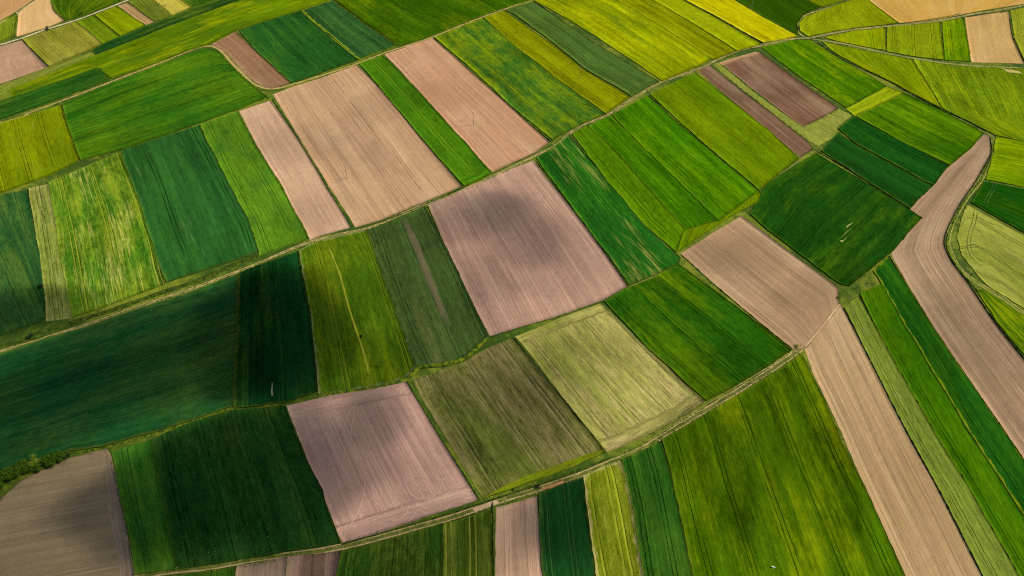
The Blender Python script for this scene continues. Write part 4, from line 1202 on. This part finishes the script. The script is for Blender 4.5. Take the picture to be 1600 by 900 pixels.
# ================================================================== WHITE BIRD OVER THE BIG YELLOW GREEN FIELD
def bird():
    x, y = at(1207, 888); z = float(terrain(x, y)) + 1.1
    W = simple_mat('white_feathers', c(240, 242, 232), .1); B = simple_mat('beak', c(200, 120, 50), .1)
    root = link(bpy.data.objects.new('bird', None)); root.location = (x, y, z)
    root.rotation_euler = (0, 0, R(-15))
    tag(root, 'small white bird with raised wings low over the big yellow green field', 'bird', None, 'thing')
    prof = [(-.34, .02), (-.26, .06), (-.12, .10), (.04, .115), (.16, .09), (.23, .055), (.29, .06), (.34, .05), (.385, .012)]
    V, F, n = [], [], 10
    for xx, r in prof:
        for k in range(n):
            a = 2 * math.pi * k / n
            V.append((math.cos(a) * r, xx, .12 + math.sin(a) * r + (.05 if xx > .2 else 0)))
    for j in range(len(prof) - 1):
        for k in range(n):
            F.append((j * n + k, j * n + (k + 1) % n, (j + 1) * n + (k + 1) % n, (j + 1) * n + k))
    F += [tuple(range(n - 1, -1, -1)), tuple(range((len(prof) - 1) * n, len(prof) * n))]
    # both wings and the fan tail grow from the same body mesh
    for s in (-1, 1):
        rows = [(0.06, .14, .17, -.13), (.26, .30, .19, -.12), (.5, .42, .12, -.12), (.74, .47, .0, -.13)]
        b = len(V)
        for (xx, zz, fr, bk) in rows:
            V += [(s * xx, fr, zz), (s * xx, (fr + bk) / 2, zz + .025), (s * xx, bk, zz), (s * xx, (fr + bk) / 2, zz - .012)]
        for j in range(3):
            for k in range(4):
                q = (b + j * 4 + k, b + j * 4 + (k + 1) % 4, b + (j + 1) * 4 + (k + 1) % 4, b + (j + 1) * 4 + k)
                F.append(q)
        F.append((b + 12, b + 13, b + 14, b + 15))
    b = len(V)
    V += [(-.04, -.30, .13), (.04, -.30, .13), (.11, -.5, .12), (-.11, -.5, .12), (-.04, -.30, .105), (.04, -.30, .105), (.11, -.5, .105), (-.11, -.5, .105)]
    F += [(b, b + 1, b + 2, b + 3), (b + 7, b + 6, b + 5, b + 4), (b, b + 4, b + 5, b + 1), (b + 1, b + 5, b + 6, b + 2), (b + 2, b + 6, b + 7, b + 3), (b + 3, b + 7, b + 4, b)]
    mesh_obj('body', V, F, W, root, smooth=False)
    mesh_obj('beak', *tube((0, .37, .17), (0, .47, .155), .022, .004, 6), B, root)


bird()


# ================================================================== CLOUDS (they hang over the land above the viewpoint and shade it)
def cloud_mat(density):
    m, t, out = new_mat('cloud_vapour')
    v = t.node('ShaderNodeVolumeScatter')
    v.inputs['Color'].default_value = (1, 1, 1, 1)
    v.inputs['Density'].default_value = density
    v.inputs['Anisotropy'].default_value = .7
    t.t.links.new(v.outputs[0], out.inputs['Volume'])
    return m


def cloud(px, py, rx, ry, rz, dens, rot=0., alt=620., lump=.28, seed=0):
    g = at(px, py)
    zc = alt
    k = zc / SUN.z
    centre = Vector((g[0], g[1], 0)) + SUN * k
    bm = bmesh.new()
    bmesh.ops.create_icosphere(bm, subdivisions=4, radius=1.0)
    for v in bm.verts:
        d = v.co.copy()
        f = 1 + lump * mnoise.noise(d * 1.6 + Vector((seed * 7.1, 0, 0))) + lump * .6 * mnoise.noise(d * 3.7 + Vector((0, seed * 3.3, 0)))
        v.co = Vector((d.x * rx * f, d.y * ry * f, d.z * rz * f * (1.0 if d.z > 0 else .55)))
    me = bpy.data.meshes.new('cloud'); bm.to_mesh(me); bm.free()
    me.polygons.foreach_set('use_smooth', [True] * len(me.polygons))
    me.materials.append(cloud_mat(dens))
    o = link(bpy.data.objects.new('cloud', me))
    o.location = centre; o.rotation_euler = (0, 0, R(rot))
    tag(o, 'white fair weather cloud shading the fields', 'cloud', 'clouds above the fields', 'stuff')


CLOUDS = [
    # px, py, rx, ry, rz, density, rotation
    (250, 560, 80, 32, 28, .036, 22), (435, 515, 32, 44, 26, .060, 10), (375, 755, 58, 36, 24, .050, 15), (14, 492, 46, 18, 18, .045, 15),
    (60, 835, 66, 44, 22, .020, 15), (130, 792, 15, 11, 12, .036, 20), (592, 655, 12, 17, 15, .055, 30),
    (806, 352, 22, 38, 16, .022, 30), (812, 340, 14, 26, 12, .016, 30), (720, 345, 40, 20, 14, .022, 22), (860, 400, 30, 30, 12, .014, 20), (690, 470, 36, 44, 18, .014, 20), (800, 640, 36, 28, 14, .020, 25),
    (560, 575, 34, 20, 14, .026, 15), (905, 565, 30, 18, 10, .014, 15), (640, 870, 56, 18, 16, .026, 12), (882, 805, 15, 20, 14, .036, 0), (1290, 440, 30, 14, 10, .016, 30),
    (1150, 560, 36, 14, 10, .012, 30), (600, 165, 26, 20, 10, .012, 40), (480, 225, 30, 22, 10, .014, 30), (500, 330, 24, 16, 10, .010, 20), (560, 240, 20, 30, 10, .010, 30), (1230, 130, 40, 24, 10, .012, 30), (300, 230, 60, 30, 12, .010, 20), (690, 150, 24, 18, 10, .008, 20), (1180, 400, 30, 16, 10, .014, 30), (1490, 520, 30, 30, 10, .014, 20), (1200, 700, 40, 40, 12, .010, 10), (1090, 760, 16, 40, 10, .012, 0), (510, 470, 20, 30, 10, .016, 10), (1120, 395, 18, 12, 8, .014, 30), (770, 450, 16, 12, 8, .012, 20), (650, 740, 26, 18, 10, .012, 20),
]
for i, a in enumerate(CLOUDS):
    cloud(*a, seed=i)

# ================================================================== SKY, SUN, CAMERA
w = bpy.data.worlds.new('World'); scene.world = w
w.use_nodes = True
nt = w.node_tree; nt.nodes.clear()
sky = nt.nodes.new('ShaderNodeTexSky'); sky.sky_type = 'NISHITA'; sky.sun_disc = False
sky.sun_elevation = SUN_EL; sky.sun_rotation = SUN_AZ
sky.altitude = 300; sky.air_density = 1.0; sky.dust_density = 1.5; sky.ozone_density = 1.0
bg = nt.nodes.new('ShaderNodeBackground'); bg.inputs[1].default_value = .07
wo = nt.nodes.new('ShaderNodeOutputWorld')
nt.links.new(sky.outputs[0], bg.inputs[0]); nt.links.new(bg.outputs[0], wo.inputs[0])

sl = bpy.data.lights.new('sun', 'SUN'); sl.energy = 4.2; sl.angle = R(.53); sl.color = (1.0, .945, .84)
so = link(bpy.data.objects.new('sun', sl))
so.rotation_euler = (-SUN).to_track_quat('-Z', 'Y').to_euler(); so.location = (300, 100, 400)

cam = bpy.data.cameras.new('camera'); cam.lens = FPX / 1600 * 36; cam.sensor_width = 36; cam.sensor_fit = 'HORIZONTAL'
cam.clip_start = 1; cam.clip_end = 30000
co = link(bpy.data.objects.new('camera', cam))
co.location = (0, 0, CAM_H); co.rotation_euler = (math.pi / 2 - PITCH, 0, 0)
scene.camera = co

scene.view_settings.view_transform = 'Standard'
scene.view_settings.look = 'None'
scene.view_settings.exposure = EXPOSURE
scene.view_settings.gamma = 1
scene.view_settings.use_curve_mapping = False
scene.cycles.volume_bounces = 1
scene.cycles.max_bounces = 6
scene.cycles.use_denoising = False
scene.cycles.filter_width = 1.1
scene.cycles.sample_clamp_indirect = .3
